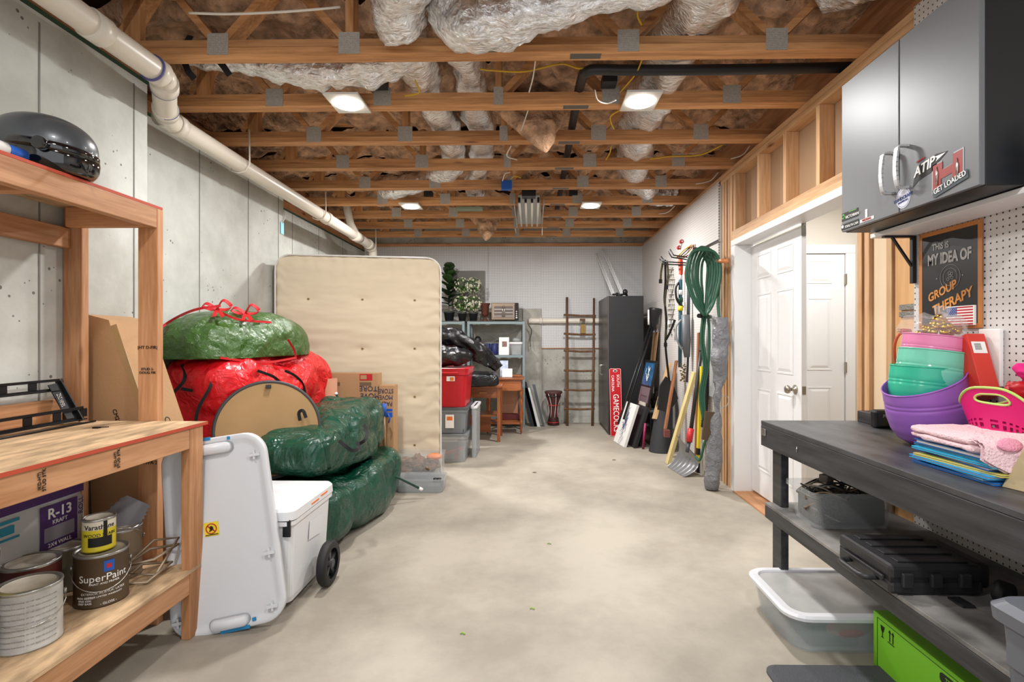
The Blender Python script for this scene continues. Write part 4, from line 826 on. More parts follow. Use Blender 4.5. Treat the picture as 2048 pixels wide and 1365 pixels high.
# black inflated lounger
BAG=bagmat('black_vinyl','101114',.22,.35,14)
t=thing('black_plastic_bundle',(-.75,5.9,.985),'shiny black puffed plastic bundle slumped over the red bin','plastic bundle')
def fat(pts,rs,name,seed):
    q=bez(pts,8); n_=len(q); k=len(rs)-1; rr=[]
    for i in range(n_):
        f=i/(n_-1)*k; a=int(min(f,k-1)); rr.append(rs[a]+(rs[a+1]-rs[a])*(f-a))
    m=MB(); m.tube(q,rr,36)
    for v in m.bm.verts:
        c=min(q,key=lambda s_:(s_-v.co).length); e=(v.co-c); L_=e.length
        if L_>1e-4: v.co+=e/L_*(nz(v.co,7,seed)*.03+.008*sin(35*(v.co.x+v.co.z)+3*nz(v.co,3)))
    m.build(name,BAG,t)
fat([(-1.15,5.62,1.14),(-1.0,5.60,1.10),(-.82,5.60,1.10),(-.70,5.75,1.12)],[.06,.10,.11,.06],'tube',1)
fat([(-1.2,5.8,1.30),(-1.02,5.75,1.32),(-.85,5.8,1.30),(-.68,5.9,1.20),(-.56,5.95,1.06),(-.50,5.95,.98)],[.08,.11,.10,.10,.08,.03],'tube',2)
fat([(-.78,5.9,1.22),(-.62,6.05,1.16),(-.48,6.2,1.02),(-.40,6.2,.93)],[.07,.10,.09,.05],'tube',3)
m=MB(); m.blob((-.66,6.3,.80),(.27,.22,.085),.45,.45,60,36,rotz(.1),disp=wrinkle(5,.02)); m.build('cushion',BAG,t)
# ================================================================ BACK SHELVING
SG=mat('shelf_grey','7f8f92',.5,.2); DKW=mat('dark_deck','3f4243',.7)
def shelving(x0,x1,label):
    t=thing('metal_shelving',((x0+x1)/2,7.8,0),label,'shelving','metal shelving units by the back wall')
    y0,y1=7.60,7.95
    for x in (x0,x1):
        for y in (y0,y1):
            s=1 if x==x0 else -1; q=1 if y==y0 else -1
            m=MB(); m.box(x,x+s*.035,y,y+q*.003,0,1.55); m.box(x,x+s*.003,y+q*.0031,y+q*.035,0,1.55); m.build('post',SG,t)
    for z in (.12,.62,1.055,1.545):
        m=MB(); m.box(x0+.004,x1-.004,y0+.004,y1-.004,z-.006,z); m.box(x0,x1,y0-.002,y0+.002,z-.035,z); m.build('shelf',SG,t)
        if z>1.5: MB().box(x0+.004,x1-.004,y0+.004,y1-.004,z+.001,z+.012).build('deck_board',DKW,t)
    m=MB(); m.beam((x0,y1-.003,1.5),(x1,y1-.003,1.08),.003,.03,up=(0,1,0)); m.beam((x1,y1-.008,1.5),(x0,y1-.008,1.08),.003,.03,up=(0,1,0)); m.build('brace',SG,t)
shelving(-.945,-.10,'grey metal shelving unit with toaster oven and plants on top'); shelving(-1.83,-.985,'grey metal shelving unit mostly hidden behind the box spring')
LEAF=mat('leaf','2c4a1f',.45,var=.35,vs=9); LEAFB=mat('leaf_bright','4d7a33',.45,var=.35,vs=9); LEAF2=mat('leaf_dark','20381c',.4,var=.3,vs=8); POT=mat('pot_black','262a2c',.5); PET=mat('petal','e6e6cf',.6); STEM=mat('stem','7a6a4c',.8)
zt=1.558
def leaf(m,base,d,L,w,droop=.3):
    d=V(d).normalized(); s=d.cross(V((0,0,1))); s=s.normalized() if s.length>.01 else V((1,0,0)); u=s.cross(d)
    m.grid(lambda a,b: V(base)+d*(L*a)-V((0,0,1))*(droop*L*a*a)+s*((b-.5)*w*(sin(pi*min(1,a*.92+.06))**.6)*(.6+.6*a))+u*(abs(b-.5)*w*.25),7,5); return m
def pot(x,y,z,r,h,t): MB().lathe([(0,.002),(r*.75,0),(r*.98,h*.85),(r*1.06,h*.85),(r*1.06,h),(r*.95,h),(r*.9,h*.88),(0,h*.88)],(x,y,z),24).build('pot',POT,t)
px_=U(898,640,7.75); t=thing('potted_fiddle_leaf',(px_.x,7.75,zt),'tall artificial fiddle leaf plant in black pot, beside the box spring','potted plant')
pot(px_.x,7.75,zt,.08,.14,t); m=MB(); m.tube([(px_.x,7.75,zt+.1),(px_.x-.01,7.75,zt+.4),(px_.x,7.74,zt+.72)],.008,8); m.build('stem',STEM,t)
rnd.seed(11)
for i in range(24):
    z=zt+(.22+.52*(i/23)); a=i*2.4; m=MB(); el=.2+.9*(i/23)
    leaf(m,(px_.x,7.74,z),(cos(a)*cos(el),sin(a)*cos(el)*.6-.15,sin(el)),.25-.003*i,.17,.2); m.build('leaf',LEAF2 if i%3 else LEAF,t)
def topiary(pxx,label,seed):
    c=U(pxx,640,7.74); x=c.x; y=7.70; t=thing('potted_topiary',(x,y,zt),label,'potted plant','flowering topiary balls on the shelving'); pot(x,y,zt,.065,.12,t)
    MB().tube([(x,y,zt+.1),(x+.005,y,zt+.5)],.007,8).build('stem',STEM,t); r_=random.Random(seed); f=MB(); p=MB()
    for zc,rr in ((zt+.26,.105),(zt+.53,.10)):
        for i in range(170):
            th=r_.random()*2*pi; ph=math.acos(r_.uniform(-1,1)); d=V((sin(ph)*cos(th),sin(ph)*sin(th),cos(ph))); b=V((x,y,zc))+d*rr*r_.uniform(.6,.95)
            leaf(f,b,d+V((r_.uniform(-.6,.6),r_.uniform(-.6,.6),r_.uniform(-.6,.6))),.03,.026,.2)
        for i in range(60):
            th=r_.random()*2*pi; ph=math.acos(r_.uniform(-1,1)); d=V((sin(ph)*cos(th),sin(ph)*sin(th),cos(ph))); b=V((x,y,zc))+d*rr*1.12
            e1=d.orthogonal().normalized(); e2=d.cross(e1)
            for k in range(5): leaf(p,b,d*.35+e1*cos(k*1.257)+e2*sin(k*1.257),.022,.02,.05)
    o=f.build('foliage',LEAFB,t); o['kind']='stuff'; o=p.build('flowers',PET,t); o['kind']='stuff'
topiary(925,'white flowered double-ball topiary in black pot beside the fiddle leaf plant',3); topiary(947,'white flowered double-ball topiary in black pot beside the bronze urn',5)
c=U(970,640,7.7); URN=mat('bronze','5b3226',.45,.3); tag(MB().lathe([(0,0),(.045,0),(.045,.012),(.018,.03),(.016,.06),(.04,.075),(.052,.10),(.06,.22),(.078,.255),(.08,.262),(.066,.262),(.05,.22),(0,.1)],(c.x,7.7,zt),28).build('urn',URN),'reddish bronze urn vase between topiary and toaster oven','vase')
# toaster oven
a=U(983,645,7.72); b=U(1037,607,7.72); x0,x1,y0,y1,z0,z1=a.x,b.x,7.68,7.92,zt,zt+.27
OVS=mat('oven_steel','8f7d6c',.3,.8); OVG=mat('oven_glass','5d4a3c',.15,spec=.8)
t=thing('toaster_oven',((x0+x1)/2,7.8,z0),'french door toaster oven on top of the grey shelving','toaster oven')
MB().box(x0,x1,y0+.01,y1,z0+.015,z1,.008).build('casing',OVS,t); xs=x1-.055
for k in range(2):
    u0=x0+.02+k*(xs-x0-.02)/2; u1=u0+(xs-x0-.03)/2
    MB().box(u0,u1,y0,y0+.01,z0+.04,z1-.03,.003).build('door',OVS,t); MB().box(u0+.02,u1-.02,y0-.002,y0,z0+.055,z1-.05).build('door_glass',OVG,t)
    for q in range(3): MB().box(u0+.022,u1-.022,y0-.003,y0-.002,z0+.07+q*.05,z0+.076+q*.05).build('rack_wire',SILVER,t)
    hx=(u1-.012) if k==0 else (u0+.012); MB().tube([(hx,y0,z0+.06),(hx,y0-.025,z0+.07),(hx,y0-.025,z1-.06),(hx,y0,z1-.05)],.006,8).build('handle',SILVER,t)
MB().box(xs,x1,y0-.002,y0+.01,z0+.02,z1-.005).build('control_panel',INK,t)
for q in range(4): MB().cyl((xs+.027,y0-.002,z0+.05+q*.03),(xs+.027,y0-.008,z0+.05+q*.03),.009 if q else .013,seg=12).build('button',SILVER,t)
for q in (x0+.03,x1-.05): MB().box(q,q+.02,y0+.02,y0+.2,z0,z0+.015).build('foot',BLACK,t)
# shelf contents
zs=1.056
c=U(955,690,7.7); t=thing('figure_helmet',(c.x,7.72,zs),'small black helmet with white face bars on the middle shelf','helmet'); z=zs+.13
MB().box(c.x-.10,c.x+.06,7.68,7.80,zs,zs+.13,.004).build('box_stand',BLACK,t); MB().blob((c.x,7.72,z+.075),(.055,.06,.075),nu=24,nv=16).build('shell',BLACK,t)
for k in (0,.03): MB().tube([(c.x-.04,7.68,z+.03+k),(c.x,7.655,z+.03+k),(c.x+.04,7.68,z+.03+k)],.006,6).build('face_bar',WHP,t)
DB=mat('cobalt','14205c',.12,spec=.9)
for i,pxx in enumerate((974,989)): c=U(pxx,700,7.68); tag(MB().lathe([(0,.003),(.05,0),(.056,.03),(.054,.16),(.048,.17),(.046,.168),(.05,.03),(0,.01)],(c.x,7.69+i*.01,zs),24).build('blue_jar',DB),'cobalt blue glass jar, '+('left' if i==0 else 'right')+' one of the pair on the middle shelf','jar','cobalt blue jars')
a=U(998,710,7.66); b=U(1018,674,7.66); t=thing('framed_photo',((a.x+b.x)/2,7.68,zs),'small white framed picture standing on the middle shelf','picture'); MB().box(a.x,b.x,7.66,7.675,zs,zs+.26,.003).build('frame',WHP,t); MB().box(a.x+.045,b.x-.03,7.658,7.66,zs+.12,zs+.2).build('picture',mat('photo_print','8c6c66',.5,var=.5,vs=40),t)
c=U(1034,700,7.7); t=tote('food_container',c.x-.11,c.x+.11,7.64,7.86,zs,zs+.19,CLR2,WHITE,'clear container with white lid and bag on the middle shelf','container'); m=MB(); m.blob((c.x,7.75,zs+.22),(.09,.08,.05),nu=24,nv=14,disp=wrinkle(3,.03)); m.build('plastic_wrap',CLR2,t)
a=U(1003,745,7.2)
t=thing('paper_stack',(-.36,7.2,.765),'blue and white papers standing on the rear wooden table','papers'); MB().box(-.44,-.33,7.22,7.24,.765,.99).build('sheet',mat('paper_blue','b9c6dc',.6,var=.3,vs=30),t); MB().box(-.41,-.27,7.18,7.20,.765,.88).build('sheet',WHP,t)
for i in range(4): tag(MB().box(-.36+.01*(i%2),-.14-.01*(i%3),7.62,7.83,.64+i*.03,.668+i*.03,.002).build('book',[mat('book_tan','b59a72',.6),BROWN,CREAM,mat('book_orange','b06c3c',.6)][i]),['tan','brown','cream','orange brown'][i]+' book lying in the pile on the lower metal shelf','book','books piled on the lower metal shelf')
MB_=MB(); 
# wooden tables
CH=wood('x','a5602f','7a3d1c','cherry',1.0,.35); CHZ=wood('z','a5602f','7a3d1c','cherry',1.0,.35)
t=thing('side_table',(-.6,6.7,0),'reddish wooden side table with drawer, in front of the rear table','table')
x0,x1,y0,y1,zz=-.93,-.395,6.5,6.95,.70
MB().box(x0-.02,x1+.02,y0-.02,y1+.02,zz-.02,zz,.004).build('tabletop',CH,t)
for x in (x0,x1-.04):
    for y in (y0,y1-.04): MB().box(x,x+.04,y,y+.04,0,zz-.021,.003).build('leg',CHZ,t)
MB().box(x0+.041,x1-.041,y0+.005,y0+.025,zz-.15,zz-.021).build('drawer',CH,t); dp=U(966,786,6.49); MB().box(dp.x-.045,dp.x+.045,y0-.015,y0+.004,dp.z-.01,dp.z+.01,.003).build('drawer_pull',mat('light_wood','b67a42',.4),t)
for x in (x0+.005,x1-.025): MB().box(x,x+.02,y0+.041,y1-.041,zz-.15,zz-.021).build('apron',CH,t)
MB().box(x0+.01,x1-.01,y0+.02,y1-.02,.315,.33).build('lower_shelf',CH,t); MB().box(x0+.05,x1-.15,y1-.03,y1-.015,.05,.31).build('back_panel',CH,t)
t=thing('sewing_table',(-.3,7.15,0),'reddish wooden table with turned legs, behind the side table','table')
x0,x1,y0,y1,zz=-.62,-.125,7.02,7.42,.76
MB().box(x0-.02,x1+.02,y0-.02,y1+.02,zz-.022,zz,.004).build('tabletop',CH,t); MB().box(x0+.02,x1-.02,y0,y0+.02,zz-.17,zz-.023).build('apron',CH,t); MB().box(x1-.03,x1-.01,y0+.03,y1-.03,zz-.17,zz-.023).build('apron',CH,t)
prof=[(.022,.585),(.022,.50),(.012,.49),(.02,.46),(.024,.42),(.014,.38),(.018,.30),(.026,.22),(.014,.19),(.022,.18),(.022,.13),(.012,.12),(.02,.09),(.013,.05),(.016,.03),(0,.0)]
for x in (x0+.02,x1-.02):
    for y in (y0+.02,y1-.02): MB().lathe(prof,(x,y,0),16).build('leg',CHZ,t)
MB().box(x0+.03,x1-.03,y0+.01,y0+.03,.135,.165).build('stretcher',CH,t); MB().box(x0+.04,x1-.04,y0+.05,y0+.2,.166,.18).build('lower_shelf',CH,t)
tag(MB().box(-.48,-.20,7.43,7.45,.13,.60).build('pink_board',PINK),'pinkish cardboard sheet standing behind the turned-leg table','cardboard')
tag(MB().box(-.46,-.16,7.12,7.3,.182,.25,.003).build('flat_case',mat('maroon','5c1c1e',.5)),'flat maroon and black case under the turned-leg table','case')
# leaning panels by the shelving
for i,(xb,w_,c_,lb) in enumerate(((-.02,.10,'1f2224','black thin panel leaning against the metal shelving, inner one'),(.04,.085,'d5d7d9','white panel leaning against the metal shelving beside the drum'),(.155,.035,'50545a','dark grey panel leaning outermost, nearest the drum'))):
    m=MB(); y=7.66; H=[.66,.57,.62][i]; m.prism([(xb,0),(xb+w_,0),(xb+w_-.17-.0*i,H),(xb+w_-.17-min(.03,w_),H),(xb-.02,.0)] if 0 else [(xb,0),(xb+w_,0),(xb-.13+w_*.7,H),(xb-.15,H)],(0,y,0),(1,0,0),(0,0,1),-.03)
    o=m.build('leaning_panel',mat('panel_%d'%i,c_,.5)); tag(o,lb,'panel','panels leaning by the metal shelving')
# drum
t=thing('djembe_drum',(.325,7.85,0),'patterned black and red goblet drum on the floor by the back wall','drum'); c=(.325,7.82,0)
DR=mat('drum_body','3a1f1d',.6,var=.6,vs=35); MB().lathe([(0,.002),(.088,0),(.086,.03),(.066,.16),(.062,.24),(.085,.34),(.118,.44),(.127,.50)],c,32).build('shell',DR,t)
MB().lathe([(.128,.47),(.134,.48),(.134,.50),(.128,.51),(0,.512)],c,32).build('head',mat('drum_head','4a2c2b',.6),t)
for k in range(14):
    a=2*pi*k/14; m=MB(); m.tube([(c[0]+r_*cos(a+s_),c[1]+r_*sin(a+s_),z) for r_,z,s_ in ((.131,.48,0),(.11,.42,.1),(.075,.30,.2),(.066,.2,.1),(.072,.12,0))],.0035,6); m.build('rope',WHP if k%2 else mat('red_rope','8c2020',.7),t)
for z,r_ in ((.44,.121),(.30,.077),(.045,.086)): MB().lathe([(r_,-.006),(r_+.006,0),(r_,.006)],(c[0],c[1],z),32).build('ring',REDP if z<.4 else BLACK,t)
# ladder
RW=mat('rustic_wood','6b4c35',.85,bump=.6,bs=40,var=.3,vs=20,stretch=(1,1,.2))
t=thing('wooden_ladder',(.73,7.85,0),'rustic brown pole ladder leaning against the back pegboard wall','ladder')
L0,L1=U(1134,843,7.78),U(1184,843,7.78); T0_,T1_=U(1134,595,7.98),U(1188,597,7.98)
for a,b in ((L0,T0_),(L1,T1_)): a=V((a.x,7.74,0)); MB().tube([a,a.lerp(b,.5)+V((.004,0,0)),b],[.021,.02,.018],10).build('rail',RW,t)
for yy in (630,667,700,738,775,811):
    f=(843-yy)/248; a=V((L0.x,7.74,0)).lerp(T0_,f); b=V((L1.x,7.74,0)).lerp(T1_,f); d=(b-a).normalized()
    MB().tube([a-d*.05,a,a.lerp(b,.5)+V((0,0,-.008)),b,b+d*.03],.016,8).build('rung',RW,t)
c=U(1166,636,7.9); t2=thing('hanging_tag',c-V((0,0,.2)),'small yellowish wooden tag hanging on the ladder','tag'); MB().box(c.x-.04,c.x+.04,c.y-.03,c.y-.01,c.z-.24,c.z-.10,.004).build('plaque',mat('tag_wood','93763c',.5),t2); MB().tube([(c.x-.015,c.y-.02,c.z-.1),(c.x,c.y-.03,c.z+.0),(c.x+.015,c.y-.02,c.z-.1)],.004,6).build('hook',STEEL,t2); MB().box(c.x-.05,c.x+.03,c.y-.045,c.y-.02,c.z-.045,c.z-.015).build('bar',RW,t2)
# pvc on the back wall
pz=1.57; pipe([(-.05,YB-.055,pz),(.5,YB-.055,pz),(1.2,YB-.055,pz),(1.56,YB-.055,pz),(1.60,YB-.10,pz),(1.62,YB-.3,pz),(1.62,YB-1.0,pz)],.042,PVC,'drain_pipe','white drain pipe running behind the ladder along the back wall','pipe',collars=(((.14,YB-.055,pz),(1,0,0),.05),((1.62,7.0,pz),(0,1,0),.07)),n=6)
m=MB(); m.tube(bez([U(1057,650,7.9),U(1063,662,7.9),U(1060,680,7.92),U(1061,694,7.9)],6),.006,6); tag(m.build('cable',BLACK),'short black cord hanging by the right post of the metal shelving','cable')
# big pvc drain left
P1=[U(95,-25,2.06),U(200,48,2.25),U(300,118,2.47),U(336,150,2.62)]
t=pipe([(-1.87,1.2,2.62),(-1.87,2.4,2.62),(-1.87,2.58,2.62),(-1.89,2.64,2.61),(-2.08,2.92,2.57),(-2.12,3.0,2.565),(-2.125,3.1,2.563),(-2.14,4.8,2.555),(-2.16,6.85,2.545),(-2.165,6.98,2.52),(-2.165,7.05,2.42),(-2.165,7.05,1.6),(-2.165,7.05,.0)],.057,PVC,'drain_pipe','fat white drain pipe running along the left concrete wall','pipe',
 collars=(((-1.87,2.2,2.62),(0,1,0),.08),((-1.87,2.56,2.62),(0,1,0),.06),((-1.90,2.66,2.60),(-.55,.83,-.1),.07),((-2.065,2.90,2.573),(-.55,.83,-.1),.06),((-2.125,3.08,2.563),(0,1,0),.06),((-2.145,5.4,2.552),(0,1,0),.08),((-2.155,6.35,2.548),(0,1,0),.22),((-2.16,6.85,2.545),(0,1,0),.1),((-2.165,7.05,2.35),(0,0,1),.1)),n=5,seg=24)
MB().tube([(-2.155,6.4,2.55),(-2.19,6.25,2.68),(-2.21,6.15,2.90)],.045,16).build('branch_pipe',PVC,t)
for x,y,z in ((-2.13,3.75,2.56),(-2.15,5.2,2.552),(-2.165,6.93,2.53)): m=MB(); m.tube([(x+.075,y,z+.25),(x+.078,y,z),(x+.05,y,z-.05),(x,y,z-.066),(x-.05,y,z-.05),(x-.06,y,z)],.006,6); m.build('pipe_hanger',WHC,t)
for yy,zz in ((2.53,0),(2.93,0)): pass
PR=mat('primer_purple','5d5a8c',.5)
for a,d in (((-1.87,2.53,2.62),(0,1,0)),((-1.925,2.695,2.60),(-.55,.83,-.1)),((-2.05,2.88,2.577),(-.55,.83,-.1))): a=V(a);d=V(d).normalized(); MB().cyl(a-d*.004,a+d*.004,.0665,seg=24).build('primer_ring',PR,t)
c=U(575,468,5.0); t=thing('hanging_tag',(-2.33,4.88,2.2),'pale blue paper tag hanging at the step in the left concrete wall','tag'); MB().box(XW2+.003,XW2+.006,4.80,4.86,2.27,2.38).build('paper',mat('tag_blue','8fd3e0',.6),t); MB().tube([(XW2+.01,4.85,2.50),(XW2+.015,4.86,2.43),(XW2+.005,4.83,2.37)],.004,6).build('string',WHC,t)
# ================================================================ TALL BLACK CABINET
CBF=mat('cabinet_front','4e4a48',.35,.3,bump=.1,bs=6,stretch=(1,30,1)); CBS=mat('cabinet_side','1d1e20',.45)
t=thing('tall_cabinet',(1.25,7.5,0),'tall black storage cabinet in the back right corner','cabinet')
MB().box(1.04,1.50,7.0,7.96,0,1.87,.003).build('body',CBS,t)
for y0,y1 in ((7.003,7.475),(7.483,7.957)): MB().box(1.02,1.039,y0,y1,.05,1.868,.002).build('door',CBF,t)
for y in (7.43,7.53): m=MB(); m.tube(bez([(1.02,y,.78),(.985,y,.79),(.98,y,.85),(.985,y,.91),(1.02,y,.92)],4),.007,8); m.build('handle',SILVER,t)
WP=mat('white_rail','d7d8d8',.4)
for i,(p,q) in enumerate(((U(1191,508,7.98),U(1226,590,7.35)),(U(1204,500,7.98),U(1244,588,7.35)))):
    q.z=1.885; m=MB(); m.beam(q,p,.05,.012,up=(1,-.4,0)); d=(p-q).normalized(); m.beam(q+V((.028,0,0)),p+V((.028,0,0)),.012,.03,up=(1,-.4,0)); tag(m.build('shelf_rail',WP),('left' if i==0 else 'right')+' white shelf rail leaning on top of the tall black cabinet','rail','white rails on the cabinet')
m=MB(); m.tube(bez([(1.22+.09*cos(a)*(1+.2*sin(3*a)),7.2+.1*sin(a),1.885+.03*abs(sin(2*a))) for a in [i*.5 for i in range(16)]],4),.012,8); m.blob((1.27,7.1,1.93),(.035,.03,.04),nu=16,nv=10); tag(m.build('cord_coil',BLACK),'black coiled cord lying on top of the tall cabinet','cord')
m=MB(); m.blob((1.12,7.25,1.882),(.07,.12,.012),nu=24,nv=10,disp=wrinkle(3,.01),flat=1.872); tag(m.build('white_cloth',WHP),'white cloth lying on the front corner of the cabinet top','cloth')
# gamecocks sign
o=V((1.115,6.87,.004)); up=V((0,.115,.89)).normalized(); rt=V((1,0,0)); n=V((0,-1,0)); n=rt.cross(up); n=n if n.y<0 else -n
SR=mat('sign_red','b3141f',.3); t=thing('street_sign',o,'red embossed metal sign leaning against the tall black cabinet','sign')
m=MB(); ring_loft(m,[[o+rt*x+up*(y+.45)+n*z for x,y in rrect(.158,.90,.02)] for z in (0,.003)],False); m.build('plate',SR,t)
m=MB(); m.tube([o+rt*x+up*(y+.45)+n*.004 for x,y in rrect(.148,.89,.018)],.0018,5,closed=True); m.build('border',WHP,t)
text('SOUTH',o+rt*.035+up*.735+n*.003,-up,rt,.05,WHP,t,sx=1.0); text('CAROLINA',o-rt*.035+up*.70+n*.003,-up,rt,.046,WHP,t,sx=.95); text('GAMECOCKS',o+up*.31+n*.003,-up,rt,.105,WHP,t,sx=.78)
m=MB(); m.blob(o+up*.865+n*.004,(.03,.002,.018),nu=16,nv=8); m.build('emblem',WHP,t); m=MB(); m.blob(o+up*.865+n*.006,(.022,.002,.011),nu=16,nv=8); m.build('emblem',INK,t)
# art canvases
def canvas(bx0,by0,bx1,by1,dx,H,th,mt,name,label,group=None,frame_=None,inset=None,cat='artwork'):
    a=V((bx0,by0,.003)); b=V((bx1,by1,.003)); w_=(b-a); W_=w_.length; w_.normalize(); up=V((dx,0,H)); up=(up-w_*up.dot(w_)).normalized(); n=w_.cross(up); n=n if n.x<0 else -n; Ht=math.hypot(dx,H)
    t=thing(name,a,label,cat,group); c=(a+b)/2+up*Ht/2-n*th/2; M=Matrix((w_,up,n)).transposed()
    MB().obox(c,(W_,Ht,th),M,.002).build('panel',mt,t); return t,a,w_,up,n,W_,Ht
t,a,w_,up,n,W_,Ht=canvas(1.03,6.58,1.09,6.19,.165,.50,.035,mat('canvas_white','dddcd9',.8),'canvas_painting','white canvas with blue paint splatter leaning by the tall cabinet',cat='painting')
BL=mat('splatter','2c3d8f',.6); rnd.seed(2)
sp=MB()
for i in range(70):
    u=rnd.gauss(.5,.08); v=rnd.gauss(.48,.17); ang=rnd.gauss(1.45,.5); l=rnd.uniform(.02,.07); c=a+w_*(u*W_)+up*(v*Ht)+n*.0015; d=w_*cos(ang)+up*sin(ang); sp.beam(c-d*l/2,c+d*l/2,rnd.uniform(.002,.006),.001,up=n)
sp.build('paint_splatter',BL,t)
t,*_=canvas(1.16,6.5,1.20,6.14,.16,.48,.04,mat('canvas_black','222325',.6),'dark_canvas','dark unpainted canvas leaning right behind the white splattered canvas',cat='canvas')
t,a,w_,up,n,W_,Ht=canvas(1.235,6.62,1.29,6.24,.22,1.02,.02,BLACK,'framed_artwork','tall black framed artwork with blue picture leaning behind the canvases',cat='artwork')
for (v0,v1,m_,nm,uu) in ((.70,.97,mat('blue_art','27567f',.3,var=.6,vs=14),'blue_picture',.09),(.50,.68,mat('grey_mauve','6b5a60',.5),'grey_panel',.09),(.30,.58,mat('pale_print','c9bdb0',.5,var=.3,vs=25),'pale_print',.2)):
    M=Matrix((w_,up,n)).transposed(); MB().obox(a+w_*W_*.5+up*(v0+v1)/2*Ht+n*.002,(W_*(1-2*uu),(v1-v0)*Ht,.004),M).build(nm,m_,t)
sp=MB(); rnd.seed(9)
for i in range(20):
    c=a+w_*(rnd.gauss(.5,.1)*W_)+up*(rnd.uniform(.75,.93)*Ht)+n*.005; sp.beam(c,c+up*.05+w_*rnd.uniform(-.02,.02),.006,.001,up=n)
sp.build('white_strokes',WHP,t)
m=MB(); m.cyl((1.30,6.10,.004),(1.33,6.12,.30),.014,seg=12); tag(m.build('magenta_tube',mat('magenta','8e1c4f',.4)),'thin magenta tube standing between the leaning canvases','tube')
t=thing('black_case',(1.5,6.4,0),'black hard case with silver latch on the floor behind the canvases','case'); MB().box(1.42,1.66,6.28,6.75,.004,.40,.01).build('body',BLACK,t); MB().box(1.41,1.67,6.27,6.76,.40,.43,.006).build('lid',mat('grey_lid','55585b',.4),t); MB().box(1.405,1.419,6.40,6.47,.22,.25).build('latch',SILVER,t); m=MB(); m.blob((1.54,6.5,.52),(.07,.1,.1),nu=30,nv=20,disp=wrinkle(8,.05,12,.03,20)); tag(m.build('wire_tangle',mat('dark_tangle','2b261f',.8)),'dark tangled wire bundle on the black hard case','wire')
# leaning boards
def lean(name,a,b,w_,th,m_,label,cat,up=(1,0,0),group=None): return tag(MB().beam(a,b,w_,th,up=up,bev=.002).build(name,m_),label,cat,group)
lean('plank',(1.50,6.95,.0),(1.66,6.98,1.38),.25,.015,wood('z','8e6f50','6c4f36','dull_ply'),'dull brown plywood strip standing in the corner behind the black poles','board')
lean('plank',(1.42,6.05,.36),(1.62,6.15,1.0),.14,.03,wood('z','c9a67c','a8855c','pale_plank'),'pale wide plank leaning against the pegboard above the black case','plank')
lean('plank',(1.40,5.38,.0),(1.665,5.34,.95),.085,.035,wood('z','cdbb86','b5a06a','pale_yellow'),'pale yellow wooden stud leaning against the wall behind the snow shovel','plank')
lean('plank',(1.46,5.72,.30),(1.60,5.78,1.05),.07,.02,wood('z','a8714e','855232','red_brown'),'reddish brown board leaning between the rubber mat and snow shovel','plank')
tag(MB().box(1.44,1.50,5.66,5.72,.22,.30,.004).build('maroon_block',mat('dusty_maroon','7a4440',.6)),'dusty maroon block at the foot of the reddish board','block')
lean('plank',(1.60,5.1,.0),(1.66,5.2,1.35),.05,.02,wood('z','a8714e','855232','red_brown'),'thin reddish handle standing behind the green hose','handle')
lean('plank',(1.62,4.98,.0),(1.66,5.0,.9),.09,.015,mat('pale_board','c0b9ac',.7),'pale grey board standing against the pegboard behind the hose','board')
# rolled rubber mat
m=MB(); RM=mat('rubber_mat','2b2c2e',.7,bump=.3,bs=25)
def rm(u,v): a=u*2*pi*1.25+2.4; r_=.14-.03*u-.045*v; return (1.48+.07*v+r_*cos(a),5.98+.08*v+r_*sin(a),.004+.62*v+.09*v*sin(a+1))
m.grid(rm,50,14); m.grid(lambda u,v:V(rm(u,v))+V((.004,.004,0)),50,14); tag(m.build('rolled_rubber_mat',RM),'rolled black rubber mat standing upright by the pegboard wall','mat')
m=MB(); m.prism([(-.12,-.10),(.02,-.14),(.13,.02),(.06,.20),(-.02,.27),(-.10,.16)],(1.52,5.84,.60),(1,.25,0),(0,0,1),-.02); tag(m.build('leather_flap',RM),'black folded rubber flap hanging above the rolled mat','rubber sheet')
# black poles with cups
t=thing('pole_sprayer',(1.3,6.75,0),'pair of black poles with cup heads leaning in the corner','pole')
for i,(p,q,r_) in enumerate(((U(1262,770,6.5),U(1302,648,6.9),.014),(U(1272,760,6.55),U(1308,645,6.9),.014))):
    p=V((p.x-.04,p.y,.3)) if 0 else p; d=(q-p).normalized(); MB().cyl(p-d*.55,q,r_,seg=10).build('pole',BLACK,t)
c=U(1306,655,6.8); MB().lathe([(.02,0),(.05,.05),(.075,.22),(.08,.25),(.07,.25),(.045,.06)],c,20,axis=(.12,0,1)).build('cup',BLACK,t); c=U(1298,650,6.95); MB().cyl(c,c+V((0,0,.2)),.018,seg=10).build('white_tip',WHP,t)
MB().cyl(U(1340,650,6.1)+V((-.05,0,0)),U(1340,645,6.1)+V((.04,0,0)),.035,seg=14).build('pipe_cap',WHP,t)
# ---------------- wall hooks and hanging tools
HX=1.685
def K(px): return 1.69*1040/(px-1063)
t=thing('tool_rack',(1.6,5.3,1.9),'black double-prong tool hooks and rail on the side pegboard','tool rack')
MB().beam(U(1436,481,K(1436)-.02),U(1395,502,K(1395)),.008,.012,up=(0,0,1)).build('rail',BLACK,t)
for (bx,by,tx,ty,kk) in ((1394,518,1340,503,5.5),(1390,522,1336,507,5.45),(1386,527,1322,517,5.75),(1382,531,1319,522,5.7)):
    b=U(bx,by,K(bx)-.02); tp=U(tx,ty,kk); m=MB(); d=(tp-b); e=b+d*.86+V((0,0,-.03)); m.tube([b,e,tp+V((0,0,.02))],.007,8); m.build('prong',BLACK,t)
a=U(1447,478,K(1447)-.01); 
for pxx in (1412,1392): a=U(pxx,505,K(pxx)-.01); MB().box(a.x-.02,a.x+.01,a.y-.012,a.y+.012,a.z-.07,a.z+.05,.003).build('hook_plate',BLACK,t)
HG2=mat('hose_green','2c5a45',.45)
